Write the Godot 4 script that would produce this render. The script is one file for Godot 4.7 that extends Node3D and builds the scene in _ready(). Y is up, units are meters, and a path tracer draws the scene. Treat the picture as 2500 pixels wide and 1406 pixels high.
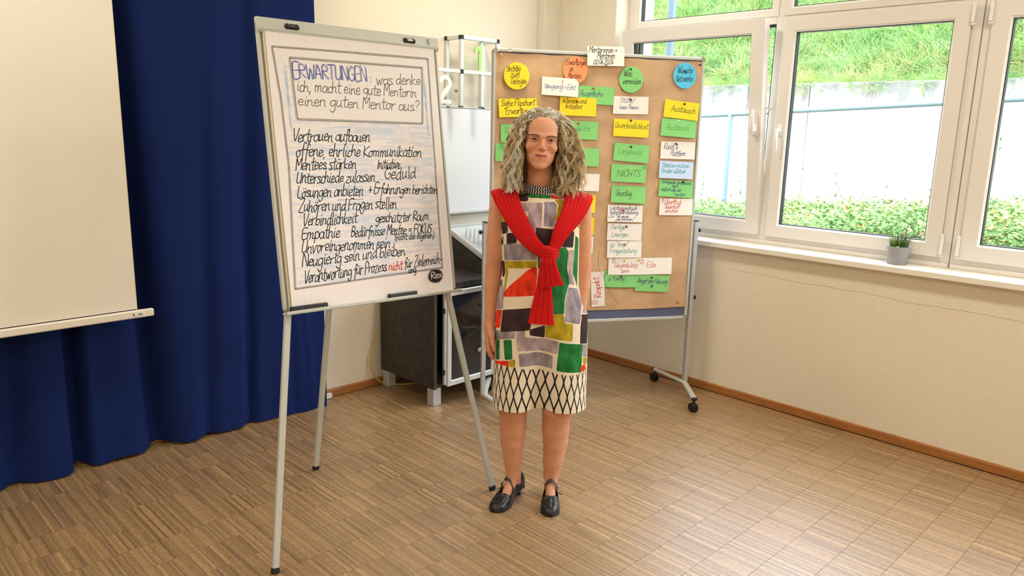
extends Node3D
# A seminar room corner: flip chart, pin board, woman in a patterned dress, tilted window, media desk.
# World: the room corner is the origin, x runs left along the back wall as negative, z runs towards the camera, y is up.

var rng := RandomNumberGenerator.new()
var M := {}
var cam_pos := Vector3(-4.043, 1.575, 3.7485)
var cam_basis := Basis(Vector3.UP, -0.77901623) * Basis(Vector3.RIGHT, -0.20894407) * Basis(Vector3.BACK, 0.02251219)
const FOCAL := 1854.92

func _ready() -> void:
	# camera
	var cam := Camera3D.new()
	cam.name = "camera"
	cam.fov = rad_to_deg(2.0 * atan(703.0 / FOCAL))
	cam.near = 0.05
	cam.far = 200.0
	cam.transform = Transform3D(cam_basis, cam_pos)
	add_child(cam)
	# sky and exposure
	var we := WorldEnvironment.new()
	we.name = "world_environment"
	var en := Environment.new()
	en.background_mode = Environment.BG_SKY
	var sky := Sky.new()
	var ps := ProceduralSkyMaterial.new()
	ps.sky_top_color = Color(0.86, 0.92, 1.0)
	ps.sky_horizon_color = Color(0.97, 0.98, 1.0)
	ps.ground_bottom_color = Color(0.35, 0.37, 0.33)
	ps.ground_horizon_color = Color(0.75, 0.77, 0.75)
	ps.sky_curve = 0.25
	sky.sky_material = ps
	en.sky = sky
	en.background_energy_multiplier = SKY_ENERGY
	en.tonemap_mode = Environment.TONE_MAPPER_LINEAR
	en.tonemap_exposure = EXPOSURE
	en.sdfgi_enabled = true
	en.ssao_enabled = true
	en.ssil_enabled = true
	we.environment = en
	add_child(we)
	# the room's ceiling luminaires
	for lx in [-1.15, -3.7, -6.2]:
		for lz in [1.1, 3.5, 5.9]:
			ceiling_lamp(Vector3(lx, CEIL, lz), LAMP_ENERGY * (1.25 if lx > -2.0 else 0.85))
	# large structure
	make_materials()
	floor_and_walls()
	windows()
	outside()
	# furniture and fittings
	curtain()
	projection_screen()
	whiteboard()
	wall_display()
	media_desk()
	pinboard()
	flipchart()
	sill_plant()
	# the woman
	person()

const SKY_ENERGY := 10.0
const EXPOSURE := 1.27
const LAMP_ENERGY := 1.6
const CEIL := 3.05

# ---------------------------------------------------------------- helpers
class MB:
	# collects shapes and commits them as one mesh; faces wind clockwise
	var v := PackedVector3Array()
	var n := PackedVector3Array()
	var t := PackedVector2Array()
	var c := PackedColorArray()
	var i := PackedInt32Array()
	var tint := Color.WHITE
	var tinted := false

	func put(p: Vector3, nn: Vector3, uv: Vector2) -> int:
		v.append(p)
		n.append(nn)
		t.append(uv)
		c.append(tint)
		return v.size() - 1

	func poly(pts: Array, out: Vector3, uvs: Array = []) -> void:
		var p: Array = pts.duplicate()
		var q: Array = uvs.duplicate()
		var nn := Vector3.ZERO
		for k in p.size():
			var a: Vector3 = p[k]
			var b: Vector3 = p[(k + 1) % p.size()]
			nn += a.cross(b)
		if nn.length() < 1e-14:
			return
		nn = nn.normalized()
		if nn.dot(out) < 0.0:
			p.reverse()
			q.reverse()
			nn = -nn
		var first := v.size()
		for k in p.size():
			var w: Vector3 = p[k]
			var uv := Vector2.ZERO
			if q.size() > 0:
				uv = q[k]
			else:
				var an := nn.abs()
				if an.x > an.y and an.x > an.z: uv = Vector2(w.z, -w.y)
				elif an.y > an.z: uv = Vector2(w.x, w.z)
				else: uv = Vector2(w.x, -w.y)
			put(w, nn, uv)
		for k in range(1, p.size() - 1):
			i.append_array([first, first + k + 1, first + k])

	func box(at: Vector3, size: Vector3, bev := 0.0, b := Basis.IDENTITY) -> void:
		var h := size * 0.5
		bev = minf(bev, minf(h.x, minf(h.y, h.z)) * 0.95)
		var X := [Vector3(1, 0, 0), Vector3(0, 1, 0), Vector3(0, 0, 1)]
		if bev <= 0.0:
			for ax in 3:
				for s in [-1.0, 1.0]:
					var a1: Vector3 = X[(ax + 1) % 3] * h[(ax + 1) % 3]
					var a2: Vector3 = X[(ax + 2) % 3] * h[(ax + 2) % 3]
					var o: Vector3 = X[ax] * h[ax] * s
					poly([at + b * (o + a1 + a2), at + b * (o - a1 + a2), at + b * (o - a1 - a2), at + b * (o + a1 - a2)], b * (X[ax] * s))
			return
		for ax in 3:
			var x1 := (ax + 1) % 3
			var x2 := (ax + 2) % 3
			for s in [-1.0, 1.0]:
				var a1: Vector3 = X[x1] * (h[x1] - bev)
				var a2: Vector3 = X[x2] * (h[x2] - bev)
				var o: Vector3 = X[ax] * h[ax] * s
				poly([at + b * (o + a1 + a2), at + b * (o - a1 + a2), at + b * (o - a1 - a2), at + b * (o + a1 - a2)], b * (X[ax] * s))
			for s1 in [-1.0, 1.0]:
				for s2 in [-1.0, 1.0]:
					var e: Vector3 = X[ax] * (h[ax] - bev)
					var p1: Vector3 = X[x1] * h[x1] * s1 + X[x2] * (h[x2] - bev) * s2
					var p2: Vector3 = X[x1] * (h[x1] - bev) * s1 + X[x2] * h[x2] * s2
					poly([at + b * (e + p1), at + b * (e + p2), at + b * (p2 - e), at + b * (p1 - e)], b * (X[x1] * s1 + X[x2] * s2))
		for sx in [-1.0, 1.0]:
			for sy in [-1.0, 1.0]:
				for sz in [-1.0, 1.0]:
					var s := Vector3(sx, sy, sz)
					var g := h - Vector3.ONE * bev
					poly([at + b * (Vector3(h.x, g.y, g.z) * s), at + b * (Vector3(g.x, h.y, g.z) * s), at + b * (Vector3(g.x, g.y, h.z) * s)], b * s)

	# a bar of rectangular section from a to b; side is the direction of its width
	func bar(a: Vector3, b: Vector3, w: float, d: float, side: Vector3, bev := 0.0) -> void:
		var y := (b - a).normalized()
		var z := side.cross(y).normalized()
		var x := y.cross(z).normalized()
		box((a + b) * 0.5, Vector3(w, a.distance_to(b), d), bev, Basis(x, y, z))

	func grid(nu: int, nv: int, f: Callable, wrap := false, flip := false) -> void:
		# f(u, v) -> [Vector3, Vector2]; smooth
		var first := v.size()
		for b in nv + 1:
			for a in nu + 1:
				var r: Array = (f as Callable).call(float(a) / nu, float(b) / nv)
				v.append(r[0])
				t.append(r[1])
				c.append(r[2] if r.size() > 2 else tint)
				n.append(Vector3.ZERO)
		var w := nu + 1
		for b in nv:
			for a in nu:
				var k := first + b * w + a
				tri(k, k + 1, k + w, flip)
				tri(k + 1, k + w + 1, k + w, flip)
		if wrap:
			for b in nv + 1:
				var s := n[first + b * w] + n[first + b * w + nu]
				n[first + b * w] = s
				n[first + b * w + nu] = s
		for k in range(first, v.size()):
			n[k] = n[k].normalized() if n[k].length() > 1e-12 else Vector3.UP

	func tri(a: int, b: int, d: int, flip := false) -> void:
		# a, b, d clockwise seen from the front
		if flip:
			var s := b
			b = d
			d = s
		i.append(a)
		i.append(b)
		i.append(d)
		var nn := (v[d] - v[a]).cross(v[b] - v[a])
		n[a] += nn
		n[b] += nn
		n[d] += nn

	func tube(path: Array, rad, sides := 8, caps := true, flat := 1.0, up := Vector3.UP) -> void:
		# rad: a number or one per point; flat: second radius over the first
		var m := path.size()
		var first := v.size()
		var ref := up
		for k in m:
			var p: Vector3 = path[k]
			var d: Vector3 = (path[mini(k + 1, m - 1)] - path[maxi(k - 1, 0)]).normalized()
			if absf(d.dot(ref)) > 0.98:
				ref = Vector3.RIGHT if absf(d.x) < 0.9 else Vector3.BACK
			var x := ref.cross(d).normalized()
			var y := d.cross(x)
			ref = y
			var r: float = rad[k] if rad is Array or rad is PackedFloat32Array else rad
			for s in sides:
				var a := TAU * s / sides
				var o := x * cos(a) * r + y * sin(a) * r * flat
				put(p + o, (x * cos(a) * flat + y * sin(a)).normalized(), Vector2(float(s) / sides, float(k) / maxi(m - 1, 1)))
		for k in m - 1:
			for s in sides:
				var a := first + k * sides + s
				var b := first + k * sides + (s + 1) % sides
				i.append_array([a, a + sides, b, b, a + sides, b + sides])
		if caps:
			for e in [0, m - 1]:
				var ring := []
				for s in sides:
					ring.append(v[first + e * sides + s])
				var dd: Vector3 = path[1] - path[0] if e == 0 else path[m - 1] - path[m - 2]
				poly(ring, -dd if e == 0 else dd)

	func lathe(prof: Array, seg := 24, at := Vector3.ZERO, b := Basis.IDENTITY) -> void:
		# prof: Vector2(radius, height) from bottom to top, smooth; repeat a point for an edge
		var first := v.size()
		var m := prof.size()
		for k in m:
			var d := Vector2.ZERO
			if k > 0 and not (prof[k] as Vector2).is_equal_approx(prof[k - 1]): d += ((prof[k] as Vector2) - prof[k - 1]).normalized()
			if k < m - 1 and not (prof[k] as Vector2).is_equal_approx(prof[k + 1]): d += ((prof[k + 1] as Vector2) - prof[k]).normalized()
			for s in seg + 1:
				var a := TAU * s / seg
				var dir := Vector3(cos(a), 0, sin(a))
				put(at + b * (dir * prof[k].x + Vector3.UP * prof[k].y), (b * (dir * d.y - Vector3.UP * d.x)).normalized(), Vector2(float(s) / seg, float(k) / m))
		for k in m - 1:
			for s in seg:
				var a := first + k * (seg + 1) + s
				i.append_array([a, a + 1, a + seg + 1, a + 1, a + seg + 2, a + seg + 1])

	func ball(at: Vector3, r: Vector3, seg := 12, b := Basis.IDENTITY) -> void:
		var m := int(seg / 2)
		var first := v.size()
		for k in m + 1:
			var e := PI * k / m - PI / 2
			for s in seg + 1:
				var a := TAU * s / seg
				var d := Vector3(cos(a) * cos(e), sin(e), sin(a) * cos(e))
				put(at + b * (d * r), (b * (d / r)).normalized(), Vector2(float(s) / seg, float(k) / m))
		for k in m:
			for s in seg:
				var a := first + k * (seg + 1) + s
				i.append_array([a, a + 1, a + seg + 1, a + 1, a + seg + 2, a + seg + 1])

	func prism(pts: PackedVector2Array, depth: float, xf := Transform3D.IDENTITY, round := 0.0) -> void:
		# a polygon in xy, extruded from z = 0 to depth
		var ids := Geometry2D.triangulate_polygon(pts)
		for e in [0, 1]:
			var z: float = depth * e
			for k in range(0, ids.size(), 3):
				var q := []
				for j in 3:
					q.append(xf * Vector3(pts[ids[k + j]].x, pts[ids[k + j]].y, z))
				poly(q, xf.basis * Vector3(0, 0, 1 if (e == 1) == (depth > 0) else -1))
		var cw := Geometry2D.is_polygon_clockwise(pts)
		for k in pts.size():
			var a := pts[k]
			var b := pts[(k + 1) % pts.size()]
			var o := Vector3(b.y - a.y, a.x - b.x, 0) * (-1.0 if cw else 1.0)
			poly([xf * Vector3(a.x, a.y, 0), xf * Vector3(b.x, b.y, 0), xf * Vector3(b.x, b.y, depth), xf * Vector3(a.x, a.y, depth)], xf.basis * o)

	func mesh() -> ArrayMesh:
		var a := []
		a.resize(Mesh.ARRAY_MAX)
		a[Mesh.ARRAY_VERTEX] = v
		a[Mesh.ARRAY_NORMAL] = n
		a[Mesh.ARRAY_TEX_UV] = t
		if tinted:
			a[Mesh.ARRAY_COLOR] = c
		a[Mesh.ARRAY_INDEX] = i
		var m := ArrayMesh.new()
		m.add_surface_from_arrays(Mesh.PRIMITIVE_TRIANGLES, a)
		return m

var taken := {}

func numbered(called: String) -> String:
	if not taken.has(called):
		taken[called] = 0
		return called
	taken[called] += 1
	return "%s_%03d" % [called, taken[called]]

func part(called: String, mb, m: Material, parent: Node3D) -> MeshInstance3D:
	var o := MeshInstance3D.new()
	o.name = called
	o.mesh = mb.mesh() if mb is MB else mb
	o.material_override = m
	parent.add_child(o, true)
	return o

func thing(called: String, label: String, category: String, at := Vector3.ZERO, turn := 0.0, group := "") -> Node3D:
	var o := Node3D.new()
	o.name = numbered(called)
	add_child(o)
	o.position = at
	o.rotation.y = turn
	o.set_meta("label", label)
	o.set_meta("category", category)
	if group != "": o.set_meta("group", group)
	return o

func single(called: String, mb, m: Material, label: String, category: String, at := Vector3.ZERO, group := "") -> MeshInstance3D:
	var o := MeshInstance3D.new()
	o.name = numbered(called)
	o.mesh = mb.mesh() if mb is MB else mb
	o.material_override = m
	add_child(o)
	o.position = at
	o.set_meta("label", label)
	o.set_meta("category", category)
	if group != "": o.set_meta("group", group)
	return o

func struct(called: String, mb, m: Material, label: String) -> MeshInstance3D:
	var o := MeshInstance3D.new()
	o.name = called
	o.mesh = mb.mesh() if mb is MB else mb
	o.material_override = m
	add_child(o)
	o.set_meta("kind", "structure")
	o.set_meta("label", label)
	return o

func rgb(r: int, g: int, b: int) -> Color:
	return Color(r / 255.0, g / 255.0, b / 255.0)

func lin(col: Color) -> Color:
	return col.srgb_to_linear()

func mat(col: Color, rough := 0.6, metal := 0.0, spec := 0.5) -> StandardMaterial3D:
	var m := StandardMaterial3D.new()
	m.albedo_color = col
	m.roughness = rough
	m.metallic = metal
	m.metallic_specular = spec
	return m

func noise_tex(freq: float, normal: bool, size := 512, bump := 4.0, oct := 4, sd := 1) -> NoiseTexture2D:
	var f := FastNoiseLite.new()
	f.noise_type = FastNoiseLite.TYPE_SIMPLEX_SMOOTH
	f.frequency = freq
	f.fractal_octaves = oct
	f.seed = sd
	var t := NoiseTexture2D.new()
	t.width = size
	t.height = size
	t.seamless = true
	t.noise = f
	t.as_normal_map = normal
	t.bump_strength = bump
	return t

func bumpy(m: StandardMaterial3D, tex: Texture2D, scale: float, strength: float) -> StandardMaterial3D:
	m.normal_enabled = true
	m.normal_texture = tex
	m.normal_scale = strength
	m.uv1_triplanar = true
	m.uv1_world_triplanar = true
	m.uv1_scale = Vector3.ONE * scale
	return m

func make_materials() -> void:
	var fine := noise_tex(0.06, true, 512, 5.0, 3, 3)
	M.wall = bumpy(mat(rgb(231, 222, 203), 0.85), fine, 3.0, 0.35)
	M.ceil = mat(rgb(238, 236, 230), 0.9)
	M.base = mat(rgb(168, 104, 48), 0.4)
	M.pvc = mat(rgb(230, 226, 220), 0.32)
	M.bead = mat(rgb(238, 238, 236), 0.3)
	M.gasket = mat(rgb(22, 26, 30), 0.45)
	M.black = mat(rgb(18, 18, 19), 0.42)
	M.rubber = mat(rgb(22, 22, 22), 0.7)
	M.sill = mat(rgb(238, 234, 222), 0.35)
	M.alu = mat(rgb(222, 226, 224), 0.38, 0.35)
	M.alu_paint = mat(rgb(196, 198, 190), 0.42, 0.15)
	M.alu_matt = mat(rgb(190, 192, 194), 0.5, 0.35)
	M.white = mat(rgb(240, 240, 238), 0.45)
	M.galv = mat(rgb(112, 130, 142), 0.5, 0.3)
	M.chrome = mat(rgb(200, 200, 198), 0.15, 1.0)
	var g := mat(Color(0.9, 0.95, 0.95, 0.05), 0.02)
	g.transparency = BaseMaterial3D.TRANSPARENCY_ALPHA
	M.glass = g
	M.foliage = mat(Color.WHITE, 0.75, 0.0, 0.3)
	M.foliage.vertex_color_use_as_albedo = true
	M.foliage.backlight_enabled = true
	M.foliage.backlight = Color(0.5, 0.5, 0.5)
	M.foliage.cull_mode = BaseMaterial3D.CULL_DISABLED

func in_frame(p: Vector3, margin := 0.0) -> bool:
	var q := cam_basis.inverse() * (p - cam_pos)
	if q.z > -0.2: return false
	var px := 1250.0 - FOCAL * q.x / q.z
	var py := 703.0 + FOCAL * q.y / q.z
	return px > -margin and px < 2500 + margin and py > -margin and py < 1406 + margin

# ---------------------------------------------------------------- images and strokes
func fill_poly(img: Image, pts: PackedVector2Array, col: Color) -> void:
	var lo := 1e9
	var hi := -1e9
	for p in pts:
		lo = minf(lo, p.y)
		hi = maxf(hi, p.y)
	for y in range(maxi(0, int(lo)), mini(img.get_height() - 1, int(hi)) + 1):
		var xs := []
		var yy := y + 0.5
		for k in pts.size():
			var a := pts[k]
			var b := pts[(k + 1) % pts.size()]
			if (a.y <= yy) != (b.y <= yy):
				xs.append(a.x + (yy - a.y) / (b.y - a.y) * (b.x - a.x))
		xs.sort()
		for k in range(0, xs.size() - 1, 2):
			var x0 := maxi(0, roundi(xs[k]))
			var x1 := mini(img.get_width(), roundi(xs[k + 1]))
			if x1 > x0:
				img.fill_rect(Rect2i(x0, y, x1 - x0, 1), col)

var brushes := {}

func brush(r: float, col: Color, chisel := 1.0, soft := 1.0) -> Image:
	var key := "%.2f %s %.2f %.2f" % [r, col.to_html(), chisel, soft]
	if not brushes.has(key):
		var s := int(ceil(r)) * 2 + 3
		var im := Image.create(s, s, false, Image.FORMAT_RGBA8)
		var cc := (s - 1) * 0.5
		for y in s:
			for x in s:
				var dx := (x - cc)
				var dy := (y - cc)
				# a chisel tip held at 45 degrees
				var u := (dx + dy) * 0.7071
				var w := (dx - dy) * 0.7071
				var d := sqrt(u * u / (chisel * chisel) + w * w)
				im.set_pixel(x, y, Color(col.r, col.g, col.b, col.a * clampf((r - d) / soft + 0.5, 0, 1)))
		brushes[key] = im
	return brushes[key]

func smooth_pts(p: Array, step: float) -> Array:
	# Catmull-Rom through the points
	if p.size() < 3:
		var r := []
		if p.size() == 2:
			var m := maxi(1, int(p[0].distance_to(p[1]) / step))
			for k in m + 1:
				r.append(p[0].lerp(p[1], float(k) / m))
			return r
		return p
	var out := []
	for k in p.size() - 1:
		var a = p[maxi(k - 1, 0)]
		var b = p[k]
		var d = p[k + 1]
		var e = p[mini(k + 2, p.size() - 1)]
		var m := maxi(1, int(b.distance_to(d) / step))
		for j in m:
			out.append(b.cubic_interpolate(d, a, e, float(j) / m))
	out.append(p[p.size() - 1])
	return out

func stroke(img: Image, pts: Array, r: float, col: Color, chisel := 1.0, soft := 1.0, sharp := false) -> void:
	var b := brush(r, col, chisel, soft)
	var h := b.get_width() * 0.5
	var rect := Rect2i(0, 0, b.get_width(), b.get_height())
	var path := pts
	if sharp:
		path = []
		for k in pts.size() - 1:
			path.append_array(smooth_pts([pts[k], pts[k + 1]], maxf(0.6, r * 0.4)))
	else:
		path = smooth_pts(pts, maxf(0.6, r * 0.4))
	for p in path:
		img.blend_rect(b, rect, Vector2i(int(round(p.x - h)), int(round(p.y - h))))

# ---------------------------------------------------------------- the room
const WEST := -7.6
const SOUTH := 7.4
const PANEL := Vector2(0.32, 0.1655)

func ceiling_lamp(at: Vector3, power: float) -> void:
	var t := thing("ceiling_lamp", "flat white ceiling luminaire with a glowing diffuser, out of the picture", "lamp", at, 0.0, "ceiling luminaires")
	var m := MB.new()
	m.box(Vector3(0, -0.03, 0), Vector3(0.36, 0.06, 0.56), 0.006)
	part("housing", m, mat(rgb(236, 236, 232), 0.5), t)
	var d := MB.new()
	d.box(Vector3(0, -0.063, 0), Vector3(0.32, 0.006, 0.52), 0.002)
	var e := mat(rgb(250, 248, 240), 0.6)
	e.emission_enabled = true
	e.emission = Color(1.0, 0.955, 0.885)
	e.emission_energy_multiplier = 1.2
	part("diffuser", d, e, t)
	var l := AreaLight3D.new()
	l.name = "lamp_light"
	l.area_size = Vector2(0.28, 0.46)
	l.light_color = Color(1.0, 0.955, 0.885)
	l.light_energy = power
	l.area_range = 14.0
	l.area_attenuation = 2.0
	l.shadow_enabled = true
	t.add_child(l)
	l.position = Vector3(0, -0.075, 0)
	l.rotation.x = -PI / 2

func parquet_texture() -> ImageTexture:
	# eight panels of forty edge-glued lamellae each: 2 columns by 4 rows
	rng.seed = 11
	var s := Image.create(80, 4, false, Image.FORMAT_RGBA8)
	for y in 4:
		for x in 80:
			var k := rng.randfn(0.0, 1.0)
			var w := rng.randf()
			var f := 0.95 * clampf(0.97 + 0.08 * k, 0.72, 1.2)
			var col := Color(0.650 * f, 0.520 * f, 0.350 * f)
			if w < 0.18: col = Color(0.68 * f, 0.55 * f, 0.395 * f)
			elif w > 0.84: col = Color(0.60 * f, 0.472 * f, 0.33 * f)
			elif w > 0.74: col = Color(0.655 * f, 0.51 * f, 0.345 * f)
			s.set_pixel(x, y, col)
	s.resize(1280, 1024, Image.INTERPOLATE_NEAREST)
	var nz := FastNoiseLite.new()
	nz.seed = 5
	nz.frequency = 0.05
	nz.fractal_octaves = 2
	for y in 1024:
		for x in 1280:
			var g := nz.get_noise_2d(x * 5.0, y * 0.55)
			var f := 1.0 + 0.20 * g
			var xm := x % 16
			if xm == 0 and x % 320 != 0: f *= 0.88
			var c := s.get_pixel(x, y)
			s.set_pixel(x, y, Color(c.r * f, c.g * f, c.b * f))
	for k in 2600:
		var x := rng.randi_range(0, 1279)
		var y := rng.randi_range(0, 1000)
		var f := rng.randf_range(0.55, 0.8) if rng.randf() < 0.6 else rng.randf_range(1.15, 1.3)
		var c := s.get_pixel(x, y)
		s.fill_rect(Rect2i(x, y, rng.randi_range(1, 2), rng.randi_range(5, 30)), Color(minf(1, c.r * f), minf(1, c.g * f), minf(1, c.b * f)))
	for k in 900:
		var x := rng.randi_range(0, 1279)
		var y := rng.randi_range(0, 1000)
		var c := s.get_pixel(x, y)
		s.fill_rect(Rect2i(x, y, rng.randi_range(2, 5), 2), Color(c.r * 0.7, c.g * 0.68, c.b * 0.66))
	s.generate_mipmaps()
	return ImageTexture.create_from_image(s)

func panel_shape(m: MB, at: Vector3, variant: int) -> void:
	var hx := PANEL.x * 0.5 - 0.00003
	var hz := PANEL.y * 0.5 - 0.0003
	var b := 0.0003
	var u0 := (variant % 2) * 0.5
	var v0 := int(variant / 2) * 0.25
	var uv := func(x: float, z: float) -> Vector2: return Vector2(u0 + 0.5 * (x / PANEL.x + 0.5), v0 + 0.25 * (z / PANEL.y + 0.5))
	var top := [Vector3(-hx + b, 0, -hz + b), Vector3(hx - b, 0, -hz + b), Vector3(hx - b, 0, hz - b), Vector3(-hx + b, 0, hz - b)]
	var low := [Vector3(-hx, -0.006, -hz), Vector3(hx, -0.006, -hz), Vector3(hx, -0.006, hz), Vector3(-hx, -0.006, hz)]
	var uvs := []
	for p in top: uvs.append(uv.call(p.x, p.z))
	m.poly(top.map(func(p): return p + at), Vector3.UP, uvs)
	for k in 4:
		var a := k
		var d := (k + 1) % 4
		m.poly([at + top[a], at + top[d], at + low[d], at + low[a]], (top[a] + top[d]) * 0.5 + Vector3.UP * 0.05, [uvs[a], uvs[d], uvs[d], uvs[a]])

func floor_and_walls() -> void:
	# floor: a slab with parquet panels laid on it
	var slab := MB.new()
	slab.box(Vector3(WEST / 2, -0.106, SOUTH / 2), Vector3(-WEST + 0.4, 0.2, SOUTH + 0.4))
	var fl := struct("floor", slab, mat(rgb(120, 90, 56), 0.8), "brown lamella parquet floor laid in rows of small panels")
	var pm := mat(Color.WHITE, 0.36, 0.0, 0.5)
	pm.albedo_texture = parquet_texture()
	pm.roughness = 0.46
	pm.metallic_specular = 0.5
	pm.clearcoat_enabled = true
	pm.clearcoat = 1.0
	pm.clearcoat_roughness = 0.40
	var shapes := []
	for k in 8:
		var m := MB.new()
		panel_shape(m, Vector3.ZERO, k)
		shapes.append(m.mesh())
	rng.seed = 77
	var seen := []
	var rest := MB.new()
	var z0 := fposmod(2.432, PANEL.y)
	var rows := int(SOUTH / PANEL.y) + 1
	var cols := int(-WEST / PANEL.x) + 1
	for r in rows:
		for k in cols:
			var at := Vector3(-PANEL.x * (k + 0.5) - 0.014, 0, z0 - PANEL.y * 0.5 + r * PANEL.y)
			if at.z < 0.02 or at.z > SOUTH - 0.05 or at.x < WEST + 0.1: continue
			if in_frame(at, 60.0): seen.append([at.distance_to(cam_pos), at, rng.randi_range(0, 7)])
			else: panel_shape(rest, at, rng.randi_range(0, 7))
	seen.sort_custom(func(a, b): return a[0] < b[0])
	for k in seen.size():
		if k < 300:
			var o := part("parquet_panel", shapes[seen[k][2]], pm, fl)
			o.position = seen[k][1]
		else: panel_shape(rest, seen[k][1], seen[k][2])
	var ro := part("parquet_field", rest, pm, fl)
	ro.set_meta("kind", "stuff")
	# walls and ceiling
	var m1 := MB.new()
	m1.box(Vector3(WEST / 2, CEIL / 2, -0.15), Vector3(-WEST + 0.8, CEIL + 0.4, 0.3))
	struct("wall_back", m1, M.wall, "cream plaster wall behind the flip chart and the desk")
	var m2 := MB.new()
	m2.box(Vector3(WEST - 0.15, CEIL / 2, SOUTH / 2), Vector3(0.3, CEIL + 0.4, SOUTH + 0.8))
	struct("wall_left", m2, M.wall, "cream wall at the far side of the room")
	var m3 := MB.new()
	m3.box(Vector3(WEST / 2, CEIL / 2, SOUTH + 0.15), Vector3(-WEST + 0.8, CEIL + 0.4, 0.3))
	struct("wall_front", m3, M.wall, "cream wall behind the camera")
	var m4 := MB.new()
	m4.box(Vector3(WEST / 2, CEIL + 0.1, SOUTH / 2), Vector3(-WEST + 0.8, 0.2, SOUTH + 0.8))
	struct("ceiling", m4, M.ceil, "white ceiling")
	# window wall: below the sill, above the windows, and the two ends
	var m5 := MB.new()
	var wz0 := 0.547
	var wz1 := 6.85
	m5.box(Vector3(0.2, 0.45, SOUTH / 2), Vector3(0.4, 0.9, SOUTH + 0.6))
	m5.box(Vector3(0.2, (2.93 + CEIL + 0.2) / 2, SOUTH / 2), Vector3(0.4, CEIL + 0.2 - 2.93, SOUTH + 0.6))
	m5.box(Vector3(0.2, 1.915, (wz0 - 0.3) / 2), Vector3(0.4, 2.03, wz0 + 0.3))
	m5.box(Vector3(0.2, 1.915, (wz1 + SOUTH + 0.3) / 2), Vector3(0.4, 2.03, SOUTH + 0.3 - wz1))
	struct("wall_right", m5, M.wall, "cream wall below and beside the windows")
	# boxed-in pipe in the corner
	var m6 := MB.new()
	m6.box(Vector3(-0.077, CEIL / 2, 0.03), Vector3(0.156, CEIL, 0.062), 0.003)
	struct("trim_1", m6, M.wall, "narrow boxed-in pipe in the corner of the room")
	# baseboards: a board with a rounded top
	var prof := PackedVector2Array([Vector2(0, 0.004), Vector2(0.013, 0.004), Vector2(0.013, 0.042), Vector2(0.011, 0.048), Vector2(0.006, 0.050), Vector2(0, 0.050)])
	var grain := mat(rgb(178, 118, 58), 0.38)
	var nt := noise_tex(0.02, false, 256, 4.0, 3, 9)
	var ramp := Gradient.new()
	ramp.set_color(0, Color(0.82, 0.8, 0.78))
	ramp.set_color(1, Color(1, 1, 1))
	nt.color_ramp = ramp
	grain.albedo_texture = nt
	grain.uv1_triplanar = true
	grain.uv1_world_triplanar = true
	grain.uv1_scale = Vector3(0.8, 14, 0.8)
	var b1 := MB.new()
	b1.prism(prof, SOUTH, Transform3D(Basis(Vector3(-1, 0, 0), Vector3(0, 1, 0), Vector3(0, 0, 1)), Vector3.ZERO))
	struct("baseboard_right", b1, grain, "brown wooden skirting board under the windows")
	var b2 := MB.new()
	b2.prism(prof, WEST + 0.16, Transform3D(Basis(Vector3(0, 0, 1), Vector3(0, 1, 0), Vector3(1, 0, 0)), Vector3(-0.156, 0, 0)))
	struct("baseboard_back", b2, grain, "brown wooden skirting board along the back wall")
	# hairline crack in the plaster under the sill
	var ck := MB.new()
	var cp := []
	rng.seed = 3
	for k in 26:
		cp.append(Vector3(-0.0002, 0.775 + 0.004 * sin(k * 0.7) + rng.randf_range(-0.003, 0.003) - 0.001 * k, 1.5 + k * 0.065))
	ck.tube(cp, 0.0007, 4)
	var cr := part("crack", ck, mat(rgb(168, 148, 118), 0.9), get_node("wall_right"))
	cr.set_meta("kind", "structure")
	# white cable cover on the skirting beside the curtain
	var sk := MB.new()
	sk.box(Vector3(-1.905, 0.018, 0.016), Vector3(0.16, 0.03, 0.03), 0.003)
	single("cable_cover", sk, M.white, "short white plastic cover on the skirting at the curtain's hem", "cable cover")

# ---------------------------------------------------------------- windows
# a rectangular ring in the zy plane: outer and inner rectangles as [z0, y0, z1, y1], between depths xa (room side) and xb
func ring(m: MB, o: Array, n: Array, xa: float, xb: float, xa2 := -99.0, xf := Transform3D.IDENTITY) -> void:
	if xa2 < -90: xa2 = xa
	var oc := [Vector2(o[0], o[1]), Vector2(o[2], o[1]), Vector2(o[2], o[3]), Vector2(o[0], o[3])]
	var ic := [Vector2(n[0], n[1]), Vector2(n[2], n[1]), Vector2(n[2], n[3]), Vector2(n[0], n[3])]
	var mid := Vector2((o[0] + o[2]) / 2, (o[1] + o[3]) / 2)
	for k in 4:
		var a: Vector2 = oc[k]
		var b: Vector2 = oc[(k + 1) % 4]
		var c: Vector2 = ic[k]
		var d: Vector2 = ic[(k + 1) % 4]
		var out: Vector2 = ((a + b) / 2 - mid).normalized()
		var P := func(q: Vector2, x: float) -> Vector3: return xf * Vector3(x, q.y, q.x)
		m.poly([P.call(a, xa), P.call(b, xa), P.call(d, xa2), P.call(c, xa2)], xf.basis * Vector3(-1, 0, 0))
		m.poly([P.call(a, xb), P.call(b, xb), P.call(d, xb), P.call(c, xb)], xf.basis * Vector3(1, 0, 0))
		m.poly([P.call(a, xa), P.call(b, xa), P.call(b, xb), P.call(a, xb)], xf.basis * Vector3(0, out.y, out.x))
		m.poly([P.call(c, xa2), P.call(d, xa2), P.call(d, xb), P.call(c, xb)], xf.basis * Vector3(0, -out.y, -out.x))

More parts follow.
